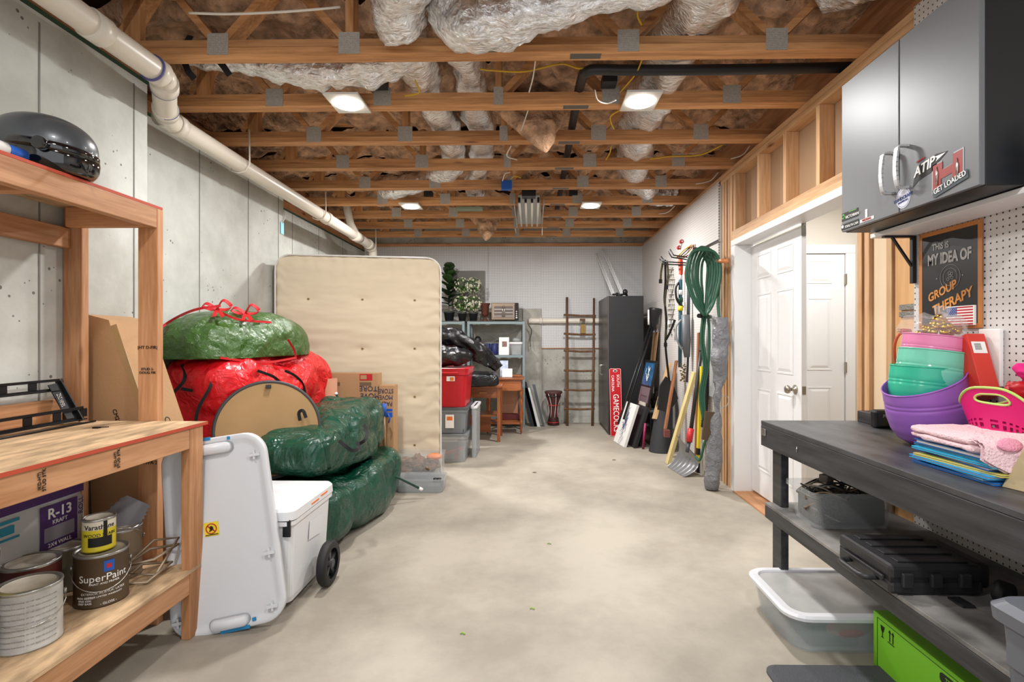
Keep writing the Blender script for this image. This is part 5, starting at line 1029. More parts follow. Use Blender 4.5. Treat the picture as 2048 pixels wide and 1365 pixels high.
t=thing('garden_hose',(1.55,4.7,.35),'long green garden hose coiled over a wall hook and tied in the middle','hose')
rnd.seed(21)
for i in range(6):
    kk=4.50+.045*i; l_=1374+i*5.6+rnd.uniform(-1,1); r2=1440-i*5.0; yb=640-i*3+rnd.uniform(-4,4); yt=498+abs(i-2)*2.5
    q=[U(1408+rnd.uniform(-4,4),632,kk),U(l_+(1408-l_)*.45,yb-36,kk),U(l_,560,kk),U(l_+2,525,kk),U(l_+13,yt,kk),U((l_+r2)/2,yt-3,kk),U(r2-11,yt+2,kk),U(r2,528,kk),U(r2-1,563,kk),U(r2-(r2-1410)*.45,yb-34,kk),U(1412+rnd.uniform(-4,4),632,kk)]
    m=MB(); m.tube(bez(q,6),.0125,8); m.build('hose_loop',HG2,t)
for i in range(3):
    q=[U(1406+i*5,630,4.60),U(1402+i*7+rnd.uniform(-3,3),680,4.60),U(1408+i*4,735,4.60),U(1400+i*4,790,4.62),U(1406+i*3,840+i*14,4.60)]
    if i==2: q+=[U(1408,890,4.60),U(1400,920,4.62),U(1392,915,4.66)]
    m=MB(); m.tube(bez(q,7),.012,8); m.build('hose_strand',HG2,t)
m=MB(); m.tube(bez([U(1432,520,4.6),U(1438,560,4.55),U(1436,610,4.5),U(1440,650,4.45)],6),.0125,8); m.build('hose_strand',HG2,t)
m=MB(); m.cyl(U(1398,632,4.56),U(1420,634,4.9),.02,seg=12); m.build('tie',BLACK,t)
t=thing('broom_stick',(1.6,4.7,1.9),'orange rounded wooden handle end sticking out beside the stud','handle'); a=U(1432,522,4.6); b=U(1453,522,4.35); MB().cyl(a,b,.019,seg=14).build('handle',mat('orange_wood','c47a4a',.4),t); MB().blob(b,(.02,.02,.02),nu=14,nv=10).build('rounded_tip',mat('orange_wood','c47a4a',.4),t)
# pruner with orange grips and blue shaft
ORG=mat('orange_grip','d2492b',.45); BSH=mat('blue_shaft','2f5566',.4)
t=thing('pole_pruner',(1.55,5.75,.6),'long blue shaft tool with orange grip hanging on the hooks','pole tool'); kk=5.62
MB().tube([U(1361,518,kk),U(1361,524,kk),U(1362,548,kk),U(1360,550,kk)],[.02,.028,.02,.02],12).build('grip',ORG,t); MB().cyl(U(1361,550,kk),U(1361,560,kk),.014,seg=10).build('white_collar',WHP,t); MB().cyl(U(1361,560,kk),U(1360,735,kk+.05),.02,seg=12).build('shaft',BSH,t)
MB().tube([U(1361,505,kk),U(1361,518,kk)],.003,6).build('cord',WHP,t)
for yy,m_ in ((590,WHP),(605,GRN),(622,YELP)): a=U(1361,yy,kk); MB().cyl(a,a+V((0,0,.05)),.027,seg=12).build('band',m_,t)
m=MB(); m.tube(bez([U(1363,560,kk),U(1352,575,kk),U(1354,600,kk),U(1366,615,kk)],5),.012,8); m.build('black_hose',BLACK,t)
t=thing('hedge_trimmer',(1.6,5.6,.6),'grey shafted garden tool with orange grip hanging beside the blue one','pole tool'); kk=5.5
MB().tube([U(1372,540,kk),U(1373,546,kk),U(1374,565,kk)],[.014,.022,.018],10).build('grip',ORG,t); MB().cyl(U(1378,535,kk),U(1376,660,kk),.018,seg=10).build('shaft',mat('shaft_grey','4e5256',.4,.3),t); MB().tube([U(1371,630,kk),U(1372,680,kk),U(1374,715,kk)],[.045,.05,.03],12).build('housing',mat('housing_grey','5b5e62',.5),t)
MB().beam(U(1376,715,kk),U(1374,765,kk),.03,.015).build('blade',mat('dark_blade','3a3b3d',.4,.5),t); m=MB(); m.tube(bez([U(1362,640,kk),U(1352,655,kk),U(1354,680,kk),U(1364,700,kk)],5),.010,8); m.build('guard_loop',mat('loop_grey','8f9294',.5),t)
CAMO=mat('camo','5d5a44',.8,var=.7,vs=40); BKS=mat('strap_black','1d1c1b',.7)
t=thing('camo_straps',(1.5,5.9,1.0),'camouflage straps with buckles hanging from the left hooks','straps')
for pts,m_ in (([(1330,520),(1331,560),(1329,600),(1333,640),(1331,690),(1338,760)],BKS),([(1334,522),(1336,555),(1330,600),(1332,640),(1332,680)],CAMO),([(1326,522),(1322,545),(1321,562)],CAMO),([(1350,640),(1340,665),(1332,680)],BKS)):
    m=MB(); q=bez([U(x,y,5.75) for x,y in pts],6)
    for a,b in zip(q,q[1:]): m.beam(a,b+(b-a)*.1,.028,.004,up=(.5,-1,0))
    m.build('strap',m_,t)
for x,y in ((1321,563),(1333,575),(1331,690)): MB().obox(U(x,y,5.73),(.035,.012,.045)).build('buckle',BLACK,t)
m=MB()
for i in range(5):
    q=[U(1338+i*2.3+1.5*sin(j*1.3+i),535+j*10,5.85) for j in range(13+i%3)]
    for j in range(len(q)-1): m.obox((q[j]+q[j+1])/2,(.022,.01,.012),rotz(j*1.1)); m.tube([q[j],q[j+1]],.003,5)
tag(m.build('chain_bundle',mat('chain','7f7b70',.4,.6)),'bundle of thin chains hanging on the pegboard behind the straps','chain')
t=thing('bungee_cords',(1.55,5.45,1.95),'yellow and red bungee cords draped over the hooks','cord'); rnd.seed(6)
for i in range(6):
    m=MB(); m.tube(bez([U(1352+i*3,516,5.5),U(1362+i*4,505+rnd.uniform(-3,3),5.4),U(1372+i*3,495+rnd.uniform(-4,4),5.35),U(1384+rnd.uniform(-4,4),492+rnd.uniform(-4,4),5.3)],5),.006,6); m.build('cord',[YEL,REDP,CAMO,CREAM][i%4],t)
m=MB(); c=U(1358,484,5.45); e=U(1361,494,5.45)
t=thing('red_pulley',c,'small red twin-wheel gadget hanging above the bungee cords','gadget'); 
for p in (U(1362,484,5.45),U(1357,496,5.45)): MB().cyl(p,p+V((.004,-.025,0)),.021,seg=20).build('wheel',REDP,t); MB().cyl(p+V((.004,-.026,0)),p+V((.005,-.03,0)),.009,seg=12).build('hub',WHP,t)
MB().tube([U(1364,488,5.42),U(1361,500,5.42)],.004,6).build('link',SILVER,t)
m=MB(); 
for i in range(26): m.obox(U(1366+rnd.uniform(-5,5),728+i*1.4,5.5+rnd.uniform(-.03,.03)),(.02,.012,.012),rotz(i))
tag(m.build('brass_chain',mat('brass_dark','6e5a28',.4,.5)),'brass coloured chain bunch hanging below the blue shafted tool','chain')
for i,(px0,y0,px1,y1,k0,m_,lb) in enumerate(((1392,705,1378,872,5.15,BLACK,''),)): pass
# snow shovel
t=thing('snow_shovel',(1.35,5.2,0),'grey snow shovel with black shaft and red grip leaning on the wall','shovel')
MB().cyl(U(1404,690,5.15),U(1381,868,5.0),.019,seg=12).build('shaft',mat('shaft_black','2a2b2d',.4),t); MB().cyl(U(1382,858,4.99),U(1378,885,4.96),.03,seg=14).build('red_sleeve',mat('red_plastic','c22a30',.4),t); MB().cyl(U(1408,665,5.16),U(1403,702,5.14),.03,seg=12).build('grip',mat('grip_grey','7c7d7d',.6),t)
MB().cyl(U(1378,885,4.96),U(1374,905,4.93),.018,seg=10).build('socket',mat('shaft_grey','4e5256',.4,.3),t)
bl=[U(1333,928,5.24),U(1368,954,4.83),U(1392,912,4.88),U(1352,870,5.12)]; bl[0].z=.004; bl[1].z=.004
def sf(u,v):
    a=bl[0].lerp(bl[1],u); b=bl[3].lerp(bl[2],u); p=a.lerp(b,v); n_=(bl[1]-bl[0]).cross(bl[3]-bl[0]).normalized(); n_=n_ if n_.y>0 else -n_
    return p+n_*(.075*sin(pi*v)**.8+.006*max(0,sin(u*38))*(v<.55)+.0)
m=MB(); m.grid(sf,60,16); m.grid(lambda u,v:sf(u,v)+V((.002,.004,0)),60,16); m.build('blade',mat('blade_grey','8a8b8c',.35,.5),t)
# level, corrugated hose, wrapped thing
t=thing('yellow_level',(1.58,4.95,0),'yellow level with black ends standing behind the green hose','level'); p=V((1.60,5.05,.03)); q=V((1.655,5.1,1.02)); MB().beam(p,q,.022,.05,up=(0,1,0)).build('body',YELP,t); MB().beam(V((1.598,5.048,.0)),V((1.603,5.052,.09)),.026,.054,up=(0,1,0)).build('end_cap',BLACK,t); MB().beam(V((1.606,5.053,.17)),V((1.612,5.058,.23)),.026,.054,up=(0,1,0)).build('black_band',BLACK,t)
p=U(1418,640,4.9); q=U(1414,725,4.9); e=U(1407,855,4.95); t=thing('vacuum_wand',e,'grey vacuum wand with ribbed black hose hanging behind the green hose','vacuum wand'); MB().cyl(p,q,.02,seg=12).build('wand',mat('wand_grey','8c8f90',.4),t)
q2=bez([q,q.lerp(e,.5)+V((.01,0,0)),e],26); m=MB(); m.tube(q2,[.022+.004*(i%2) for i in range(len(q2))],12); m.build('ribbed_hose',BLACK,t)
t=thing('wrapped_bundle',(1.6,4.62,0),'grey item in clear plastic wrap leaning beside the doorway studs','wrapped bundle')
p=V((1.53,4.45,.01)); q=U(1444,635,4.36); WR=bagmat('wrap_film','7d7f83',.2,.7,14)
ps=[p.lerp(q,i/24) for i in range(25)]; m=MB(); m.tube(ps,[.05+.02*sin(i*.4)+.008*sin(i*2.1) for i in range(25)],24)
for v in m.bm.verts: v.co+=V((1,1,0))*nz(v.co,7,4)*.03
m.build('plastic_wrap',WR,t); MB().beam(p+V((-.05,-.02,.42)),p+V((-.02,-.02,.66)),.03,.08).build('brown_core',BROWN,t); m=MB(); m.tube(bez([U(1440,790,4.5),U(1456,795,4.45),U(1455,810,4.45),U(1438,820,4.5)],5),.006,6); m.build('plastic_tail',CLR2,t)
t=thing('plastic_tube_bundle',(1.65,4.85,1.0),'clear plastic sheet with ridges hanging behind the hose','plastic sheet'); a=U(1424,640,4.85); MB().box(1.665,1.675,4.78,4.92,.75,1.5,.004).build('sheet',CLR2,t)
# ================================================================ BLACK WORKBENCH (right)
BW=mat('black_stain','38383a',.5,bump=.4,bs=9,var=.6,vs=7,stretch=(4,.4,4)); BT2=mat('black_top','454547',.45,bump=.2,bs=14,var=.6,vs=6,stretch=(2,.7,1))
BX,BZ,BY=1.165,.870,2.665
t=bn=thing('work_table',(1.43,1.7,0),'black stained wooden workbench with lower shelf along the right wall','workbench')
MB().box(BX,1.70,.5,BY,BZ-.02,BZ,.003).build('tabletop',BT2,t)
MB().box(BX,BX+.038,.5,BY,BZ-.125,BZ-.0205,.003).build('front_rail',BW,t); MB().box(BX+.039,1.70,BY-.038,BY,BZ-.125,BZ-.0205,.003).build('end_rail',BW,t)
for x in (BX+.04,1.655):
    for y in (BY-.13,.56): MB().box(x,x+.038,y,y+.089,0,BZ-.126 if x>1.5 else BZ-.022,.003).build('leg',BW,t)
ZS=.468
MB().box(BX+.0,1.695,.5,BY-.045,ZS-.014,ZS,.002).build('lower_shelf',mat('shelf_worn','807d7a',.55,bump=.25,bs=14,var=.75,vs=5),t); MB().box(BX,BX+.038,.5,BY-.045,ZS-.075,ZS-.0145,.003).build('shelf_rail',BW,t)
c=U(1531,857,2.66); m=MB(); m.box(BX-.006,BX,BY-.06,BY-.02,BZ-.07,BZ-.035,.002); m.build('metal_catch',SILVER,t)
m=MB(); m.tube([(BX-.002,2.3,BZ-.06),(BX-.004,2.3,BZ-.085)],.002,6); m.build('staple',SILVER,t)
# mat on floor
m=MB(); ring_loft(m,[rloop(1.18,1.62,.56,.86,.05,0),rloop(1.18,1.62,.56,.86,.05,.008),rloop(1.18,1.62,.53,.83,.04,.016)],False); tag(m.build('floor_mat',mat('mat_grey','4d4e53',.7,bump=.6,bs=220)),'grey anti-fatigue mat on the floor before the right workbench','mat')
# white lidded bin
LID=mat('lid_milky','d9dade',.4,alpha=.93)
t=thing('storage_bin',(1.36,2.34,0),'low clear storage bin with milky white lid under the black workbench','storage bin'); cx,cy,w_,h_=1.365,2.335,.66,.47
m=MB(); CLR3=mat('clear_tub','c9d0d2',.2,alpha=.32); ring_loft(m,[rloop(cx,cy,w_-.09,h_-.09,.07,.001),rloop(cx,cy,w_-.04,h_-.04,.08,.145),rloop(cx,cy,w_-.05,h_-.05,.08,.145),rloop(cx,cy,w_-.10,h_-.10,.07,.006)],False,True,True); m.build('body',CLR3,t)
m=MB(); ring_loft(m,[rloop(cx,cy,w_-.1,h_-.1,.05,.152),rloop(cx,cy,w_,h_,.09,.146),rloop(cx,cy,w_,h_,.09,.158),rloop(cx,cy,w_-.02,h_-.02,.085,.166),rloop(cx,cy,w_-.075,h_-.075,.06,.166),rloop(cx,cy,w_-.085,h_-.085,.055,.159),rloop(cx,cy,w_-.085,h_-.085,.055,.152)],False,False,False); m.build('lid',LID,t); m=MB(); ring_loft(m,[rloop(cx,cy,w_-.086,h_-.086,.055,.155),rloop(cx,cy,w_-.086,h_-.086,.055,.158)],False); m.build('lid_panel',mat('lid_panel','c4c3c1',.35,alpha=.62,var=.12,vs=9),t)
MB().box(1.14,1.36,2.17,2.45,.008,.10,.02).build('dark_cloth',mat('dark_green_cloth','3e4a48',.9),t); m=MB(); m.blob((1.30,2.16,.09),(.09,.03,.035),nu=20,nv=12); m.build('red_cloth',mat('faded_red','9c4a4c',.9),t); MB().box(1.45,1.54,2.155,2.16,.03,.12).build('blue_box',mat('blue_box','2c86b8',.5),t)
# green carton
GC=mat('green_carton','7ac22a',.45); x0,x1,y0,y1,z1=1.345,1.66,1.43,2.07,.215
t=thing('green_carton',((x0+x1)/2,(y0+y1)/2,0),'bright lime green carton with black printing under the workbench','carton')
MB().box(x0,x1,y0,y1,0.001,z1,.002).build('box',GC,t)
rd=(0,-1,0); uu=(0,0,1); X=x0-.0008
text('PATRÓN',(X,1.66,.098),rd,uu,.036,GC,t,lift=.002,bold=.001); 
m=MB(); ring_loft(m,[[V((X-z,1.66-x,.09+y)) for x,y in [(-.075,-.075),(-.055,-.088),(.055,-.088),(.075,-.075),(.075,.04),(.055,.055),(-.055,.055),(-.075,.04)]] for z in (0,.001)],False); m.build('logo_panel',mat('logo_dark','252b22',.5),t)
m=MB(); ring_loft(m,[[V((X-z,1.67-x,.173+y)) for x,y in rrect(.13,.032,.012)] for z in (0,.001)],False); m.build('logo_panel',mat('logo_dark','252b22',.5),t)
text('TEQUILA',(X,1.67,.173),rd,uu,.02,GC,t,lift=.002); text('SILVER',(X,1.66,.062),rd,uu,.018,GC,t,lift=.002); m=MB(); m.blob((X-.001,1.66,.032),(.0008,.02,.011),nu=14,nv=8); m.build('logo_leaf',GC,t)
for y in (1.975,1.958): m=MB(); m.beam((X,y,.145),(X,y,.178),.004,.0012,up=(1,0,0)); m.prism([(-.007,0),(.007,0),(0,.012)],(X,y,.176),(0,-1,0),(0,0,1),.001); m.build('arrow_icon',INK,t)
MB().box(X-.001,X,1.95,1.985,.138,.141).build('arrow_icon',INK,t)
m=MB(); m.prism([(-.011,.02),(.011,.02),(.006,0),(.0015,-.004),(.0015,-.02),(.009,-.024),(-.009,-.024),(-.0015,-.02),(-.0015,-.004),(-.006,0)],(X,2.015,.162),(0,-1,0),(0,0,1),.001); m.build('glass_icon',INK,t)
m=MB()
for a,b in (((2.045,.012),(2.045,.20)),((2.045,.20),(1.46,.20))): m.beam((X,a[0],a[1]),(X,b[0],b[1]),.0015,.001,up=(1,0,0))
m.build('printed_border',INK,t)
m=MB(); m.blob((1.50,1.50,.245),(.10,.10,.03),nu=60,nv=30,disp=wrinkle(12,.06,9,.03,20),flat=.217,smooth=False); t=thing('clear_bag',(1.5,1.5,.216),'crumpled clear plastic bag with yellow print on the green carton','plastic bag'); m.build('bag',mat('clear_film','dfe3e6',.08,alpha=.35),t); MB().box(1.43,1.5,1.46,1.5,.219,.235).build('yellow_card',YELP,t)
# cords bin
t=tote('cord_bin',1.19,1.56,2.215,2.475,ZS+.001,.628,CLR,CLR,'clear plastic bin full of tangled cords on the lower shelf',lid=False,taper=.03,r=.03)
MB().box(1.23,1.52,2.25,2.44,ZS+.008,.595,.02).build('dark_cord_mass',mat('cord_mass','121214',.8,bump=.8,bs=40,var=.6,vs=30),t)
CM=[mat('cord_brown','6b5640',.5),mat('cord_black','1c1b1b',.5),mat('cord_tan','9a8c74',.5),mat('cord_grey','6b6660',.5)]
rnd.seed(31)
for i in range(26):
    cxx,cyy=rnd.uniform(1.28,1.47),rnd.uniform(2.29,2.40); z0=rnd.uniform(.50,.655); r1,r2=rnd.uniform(.04,.095),rnd.uniform(.03,.065); ph=rnd.random()*6; q=[]
    for j in range(22): a=j*.42+ph; q.append((cxx+r1*cos(a)*(1+.1*sin(a*2.3)),cyy+r2*sin(a),min(z0,.66)+.028*sin(a*1.5+ph)))
    m=MB(); m.tube(bez(q,2),.0038,6); tag(m.build('cord',CM[i%4]),'power cord in the tangle filling the clear bin on the lower shelf','cord','tangled cords in the bin')
for i in range(2):
    m=MB(); m.obox((1.33+.14*i,2.37,.655),(.05,.04,.035),rotz(.5+i),.004); tag(m.build('power_adapter',CM[3-i*2]),('grey power adapter lying on the cords, toward the door' if i==0 else 'black power adapter lying on the cords, toward the wall'),'power adapter')
# black hard case
HC=mat('hard_case','29292b',.42,bump=.1,bs=200)
t=thing('hard_case',(1.3,1.75,ZS),'black wheeled hard case with fold handle lying on the lower shelf','hard case')
x0,x1,y0,y1,z0,z1=1.135,1.43,1.665,1.945,ZS+.002,ZS+.095
MB().box(x0,x1,y0,y1,z0,z0+.042,.012).build('lower_shell',HC,t); MB().box(x0,x1,y0,y1,z0+.046,z1,.012).build('upper_shell',HC,t); MB().box(x0+.004,x1-.004,y0+.004,y1-.004,z0+.04,z0+.05).build('seal',RUB,t)
for i in range(4): MB().box(x0+.04,x1-.03,y0+.025+i*.064,y0+.06+i*.064,z1,z1+.005,.002).build('lid_rib',HC,t)
for i in range(3): MB().box(x0+.03+i*.09,x0+.065+i*.09,y0-.016,y0+.0,z0+.03,z1-.02,.004).build('latch',HC,t)
MB().box(x0-.010,x0,1.69,1.92,z0+.036,z0+.052,.003).build('edge_band',HC,t)
m=MB(); m.tube(bez([(x0,1.87,z0+.03),(x0-.04,1.86,z0+.028),(x0-.045,1.80,z0+.028),(x0-.04,1.74,z0+.028),(x0,1.73,z0+.03)],5),.010,10); m.build('handle',HC,t)
for y in (1.60,1.88): MB().cyl((x1+.02,y-.0,z0+.035),(x1+.01,y+.03,z0+.035),.034,seg=24).build('wheel',RUB,t); MB().cyl((x1+.01,y-.003,z0+.035),(x1+.01,y+.0,z0+.035),.018,seg=16).build('wheel_hub',HC,t)
MB().box(x1-.01,x1+.04,1.69,1.905,z0+.01,z0+.09,.01).build('wheel_housing',HC,t)
m=MB(); m.box(1.30,1.34,1.59,1.65,ZS+.002,ZS+.008,.002); m.build('strap_end',HC,t)
# grey bin at right edge
GB=mat('grey_bin','5f6269',.45); t=thing('storage_bin',(1.3,1.1,ZS),'dark grey lidded storage bin at the right edge on the lower shelf','storage bin')
cx,cy=1.30,1.10; m=MB(); ring_loft(m,[rloop(cx,cy,.38,.28,.03,ZS+.001),rloop(cx,cy,.40,.30,.03,.63)],False); m.build('body',GB,t); m=MB(); ring_loft(m,[rloop(cx,cy,.43,.33,.035,.625),rloop(cx,cy,.435,.335,.035,.655),rloop(cx,cy,.40,.30,.035,.672),rloop(cx,cy,.34,.24,.03,.672),rloop(cx,cy,.32,.22,.03,.664)],False); m.build('lid',GB,t)
for y in (1.19,): MB().box(cx-.205,cx-.195,y-.03,y+.03,.53,.63,.003).build('rib',GB,t)
# ================================================================ bench-top things
a=U(1737,852,2.44); t=thing('bluetooth_speaker',(1.62,2.45,BZ),'small black rounded speaker standing on the far end of the workbench','speaker')
m=MB(); m.box(1.585,1.70,2.42,2.47,BZ+.001,BZ+.085,.012); m.build('cabinet',BLACK,t); text('JBL',(1.625,2.419,BZ+.06),(1,0,0),(0,0,1),.016,mat('dim_print','8c8c8c',.5),t)
tag(MB().box(1.635,1.70,2.54,2.64,BZ+.001,BZ+.055,.003).build('dark_block',BW),'short dark wooden block at the far wall end of the workbench','block')
def bowlmat(n_,c,al,r=.18): return mat(n_,c,r,alpha=al,spec=.6)
PU=bowlmat('purple_plastic','9a64bd',.97,.3); TE=bowlmat('teal_plastic','3fc39f',.82); IR=bowlmat('iridescent','7fd8bd',.8,.1); PK=bowlmat('pink_plastic','ee8fbb',.78)
def bowl(c,R_,H_,tilt,roll,mt,label,lip=.05,egg=.25):
    """open plastic basket: round belly, groove band, flared rim, one side higher"""
    t=thing('plastic_basket',c,label,'basket','nested plastic baskets'); M=Matrix.Rotation(tilt,3,'Y')@Matrix.Rotation(roll,3,'X'); c=V(c)
    pr=[(0,.0),(.35,.004),(.6,.035),(.8,.13),(.93,.28),(.985,.45),(1.0,.60),(.985,.63),(1.0,.66),(.985,.69),(1.0,.72),(1.0,1.0)]
    def f(u,v,s=1,i0=0):
        k=v*(len(pr)-1); a_=int(min(k,len(pr)-2)); fr=k-a_; r_=pr[a_][0]+(pr[a_+1][0]-pr[a_][0])*fr; z=pr[a_][1]+(pr[a_+1][1]-pr[a_][1])*fr; th=2*pi*u
        zz=z*H_*(1+(egg*cos(th-.2) if z>.72 else 0)*(z-.72)/.28); return c+M@V((R_*s*r_*cos(th),R_*s*r_*sin(th)*.9,zz+(0 if s==1 else .003)))
    m=MB(); m.grid(lambda u,v:f(u,v),64,45,cu=True); m.grid(lambda u,v:f(u,v,.975),64,45,cu=True)
    m.tube([f(i/64,1) for i in range(64)],.003,6,closed=True); m.build('shell',mt,t); return t
bowl((1.558,2.05,BZ+.012),.140,.245,-.19,.06,PU,'large opaque purple plastic basket, bottom of the basket stack',egg=.13)
bowl((1.548,2.09,BZ+.105),.128,.20,.12,.0,TE,'clear teal plastic basket with curved rim inside the purple basket',egg=.05)
bowl((1.572,2.085,BZ+.165),.130,.20,.16,.0,IR,'iridescent green plastic basket nested above the teal one',egg=.02)
bowl((1.58,2.085,BZ+.27),.117,.155,.16,.02,PK,'translucent pink plastic basket on top of the stack holding gold eggs',egg=.03)
GO=mat('gold_foil','c79a2c',.18,1); rnd.seed(8)
for i in range(34):
    a=rnd.random()*6.28; r_=rnd.uniform(0,.075)*1; c=(1.60+r_*cos(a),2.07+r_*sin(a)*.8,BZ+.425+(.075-r_)*.9*rnd.uniform(.5,1)+.01)
    m=MB(); m.blob(c,(.017,.013,.013),nu=14,nv=10,M=rotz(rnd.random()*6)@Matrix.Rotation(rnd.random()*6,3,'X')); tag(m.build('gold_egg',GO),'shiny gold plastic egg in the clear bag atop the pink basket','egg','gold eggs in the pink basket')
m=MB(); m.blob((1.60,2.07,BZ+.45),(.10,.09,.07),nu=40,nv=26,disp=wrinkle(3,.05,8,.02,15)); m.cyl((1.61,2.07,BZ+.50),(1.615,2.07,BZ+.54),.018,.03,seg=14); tag(m.build('clear_bag',mat('clear_film2','f0f0f0',.05,alpha=.16)),'clear plastic bag holding the gold eggs','plastic bag')
# red box, pink basket, clothes
o=U(1985,762,1.80); RB=mat('red_carton','d03a2e',.5)
a=U(1935,672,1.93); b=U(1966,663,1.93); c=U(1995,765,1.86)
rt=(b-a).normalized(); dn=(c-b); Ln=dn.length+.04; dn.normalize(); rt=(rt-dn*rt.dot(dn)).normalized(); n=rt.cross(-dn); n=n if n.y<0 else -n
t=thing('red_box',(a+b)/2+dn*Ln,'tall red carton with white barcode label leaning in the pink basket','box'); M=Matrix((rt,-dn,rt.cross(-dn))).transposed()
MB().obox((a+b)/2+dn*Ln/2-n*.04,(.062,Ln,.08),M,.002).build('carton',RB,t); MB().obox((a+b)/2+dn*.055+n*.0008,(.046,.045,.001),M).build('label_sheet',WHP,t)
for k in range(7): MB().obox((a+b)/2+dn*(.040+.004*k)+n*.0015-rt*.004,(.022,.0022 if k%2 else .001,.001),M).build('barcode',INK,t)
tag(MB().box(1.685,1.70,1.90,1.99,BZ+.24,BZ+.45,.003).build('white_switch_box',WHP),'white flat box against the pegboard behind the red carton','box')
HP=mat('hot_pink','d4156e',.35); t=thing('pink_basket',(1.60,1.72,BZ+.105),'hot pink plastic basket with oval handle hole behind the towel','basket')
bc=V((1.585,1.70,BZ+.075)); 
def pb(u,v,s=1):
    th=2*pi*u; sgn=lambda q,p:math.copysign(abs(q)**p,q); rx=(.095+.03*v)*s; ry=(.12+.035*v)*s
    z=v*(.105+.075*max(0,cos((th-1.03*pi)))**3*1.0+.06*max(0,cos(th))**2)
    return bc+V((rx*sgn(cos(th),.6),ry*sgn(sin(th),.6),z+(0 if s==1 else .002)))
m=MB(); nu,nv=84,26
def grid_hole(s):
    vs=[pb(i/nu,j/(nv-1),s) for i in range(nu) for j in range(nv)]; fs=[]
    for i in range(nu):
        for j in range(nv-1):
            u=i/nu; v=(j+.5)/(nv-1); hole=((u-.515)/.04)**2+((v-.80)/.09)**2<1 or (.20<v<.45 and (j%3!=0) and (i%2==0))
            if not hole: fs.append((i*nv+j,((i+1)%nu)*nv+j,((i+1)%nu)*nv+j+1,i*nv+j+1))
    m._add(vs,fs,True)
grid_hole(1); grid_hole(.975); m.build('shell',HP,t)
m=MB(); m.tube([pb(i/64,1)+V((0,0,.002)) for i in range(64)],.0045,8,closed=True); m.tube([pb(.515+.04*cos(a),.80+.09*sin(a),.985) for a in [i*pi/12 for i in range(24)]],.004,6,closed=True); m.build('rim_trim',mat('lime_trim','b7cf6a',.4),t)
MB().box(1.50,1.67,1.60,1.80,BZ+.078,BZ+.084,.001).build('base',HP,t)
def cloth(c,rad,mt,label,seed,name='folded_cloth'): m=MB(); m.blob(c,rad,.8,.8,70,44,disp=wrinkle(seed,.045,7,.03,16)); tag(m.build(name,mt),label,'cloth')
cloth((1.63,1.66,BZ+.30),(.055,.085,.032),mat('pink_cloth','d8217a',.85),'hot pink cloth heaped on top of the clothes in the basket',3)
cloth((1.62,1.69,BZ+.235),(.065,.10,.045),mat('red_satin','b3121f',.4),'dark red satin cloth in the pink basket under the pink cloth',5)
cloth((1.655,1.58,BZ+.29),(.035,.05,.035),WHP,'white cloth at the right edge beside the pink cloth',8)
cloth((1.60,1.58,BZ+.185),(.06,.07,.04),mat('denim','3c5b75',.9),'blue denim cloth in the near end of the pink basket',9)
# books, towel
BK=[('blue_book','1a6fc0'),('pale_book','7fc0e0'),('sky_book','1f9ad6'),('yellow_book','d8c86a'),('deep_book','155aa8'),('cyan_book','39b3dc'),('teal_book','2592b4'),('navy_book','1f62a8')]
PG=mat('pages','e3dfd6',.8); cov=['blue','pale blue','sky blue','yellow edged','deep blue','cyan','teal','navy blue']; od=['bottom','second','third','fourth','fifth','sixth','seventh','top']
z=BZ+.001
for i in range(8):
    hh=[.008,.007,.010,.008,.011,.008,.008,.014][i]; ang=[.05,-.08,.03,.10,-.04,.06,-.02,.02][i]; cx=1.40+[.0,.01,-.01,.0,.015,.0,.01,.005][i]; cy=1.625+[0,.01,.0,-.01,.01,.0,.01,.0][i]; M=rotz(ang)
    t=thing('childrens_book',(cx,cy,z),f'thin {cov[i]} picture book in the stack under the pink towel, {od[i]} of eight' if 0<i<7 else f'thin {cov[i]} picture book, {od[i]} of the stack under the pink towel','book','picture books stacked on the workbench')
    m=MB(); m.obox((cx,cy,z+.0013),(.235,.295,.0026),M); m.obox((cx,cy,z+hh-.0013),(.235,.295,.0026),M); m.obox(V((cx,cy,z+hh/2))+M@V((.1145,0,0)),(.0015,.29,hh),M); m.build('cover',mat(*BK[i],.3),t); MB().obox((cx,cy,z+hh/2),(.224,.283,hh-.0054),M).build('pages',PG,t); z+=hh+.0006
TW=mat('fluffy_pink','ecc9cf',.95,bump=1,bs=160,dist=.006); TW2=mat('fluffy_bright','ee9fb6',.95,bump=1,bs=160,dist=.006)
t=thing('fluffy_towel',(1.42,1.64,z),'pale pink fluffy folded towel lying on the stack of picture books','towel')
for k in range(2):
    m=MB(); m.blob((1.405+.004*k,1.65,z+.012+k*.019),(.13,.165,.0115),.5,.35,90,30,disp=lambda p:nz(p,9,k)*.008+nz(p,60,k+2)*.003); m.build('fold',TW,t)
def dr(u,v): 
    y=1.535-.03*u; s=v; x=1.27+.14*u; return V((x-.012*s,y-.045*sin(min(1,s*2)*pi/2)-.01*s,z+.042-.085*s**1.5*(.6+.4*sin(u*pi))+nz((x,y,s),20)*.006))
m=MB(); m.grid(dr,30,20); m.grid(lambda u,v:dr(u,v)+V((.002,-.01,.004)),30,20); m.build('draped_corner',TW,t)
m=MB(); m.blob(dr(.45,.35)+V((0,-.011,.012)),(.035,.008,.02),nu=24,nv=14,M=Matrix.Rotation(-.5,3,'X')); m.build('pink_patch',TW2,t)
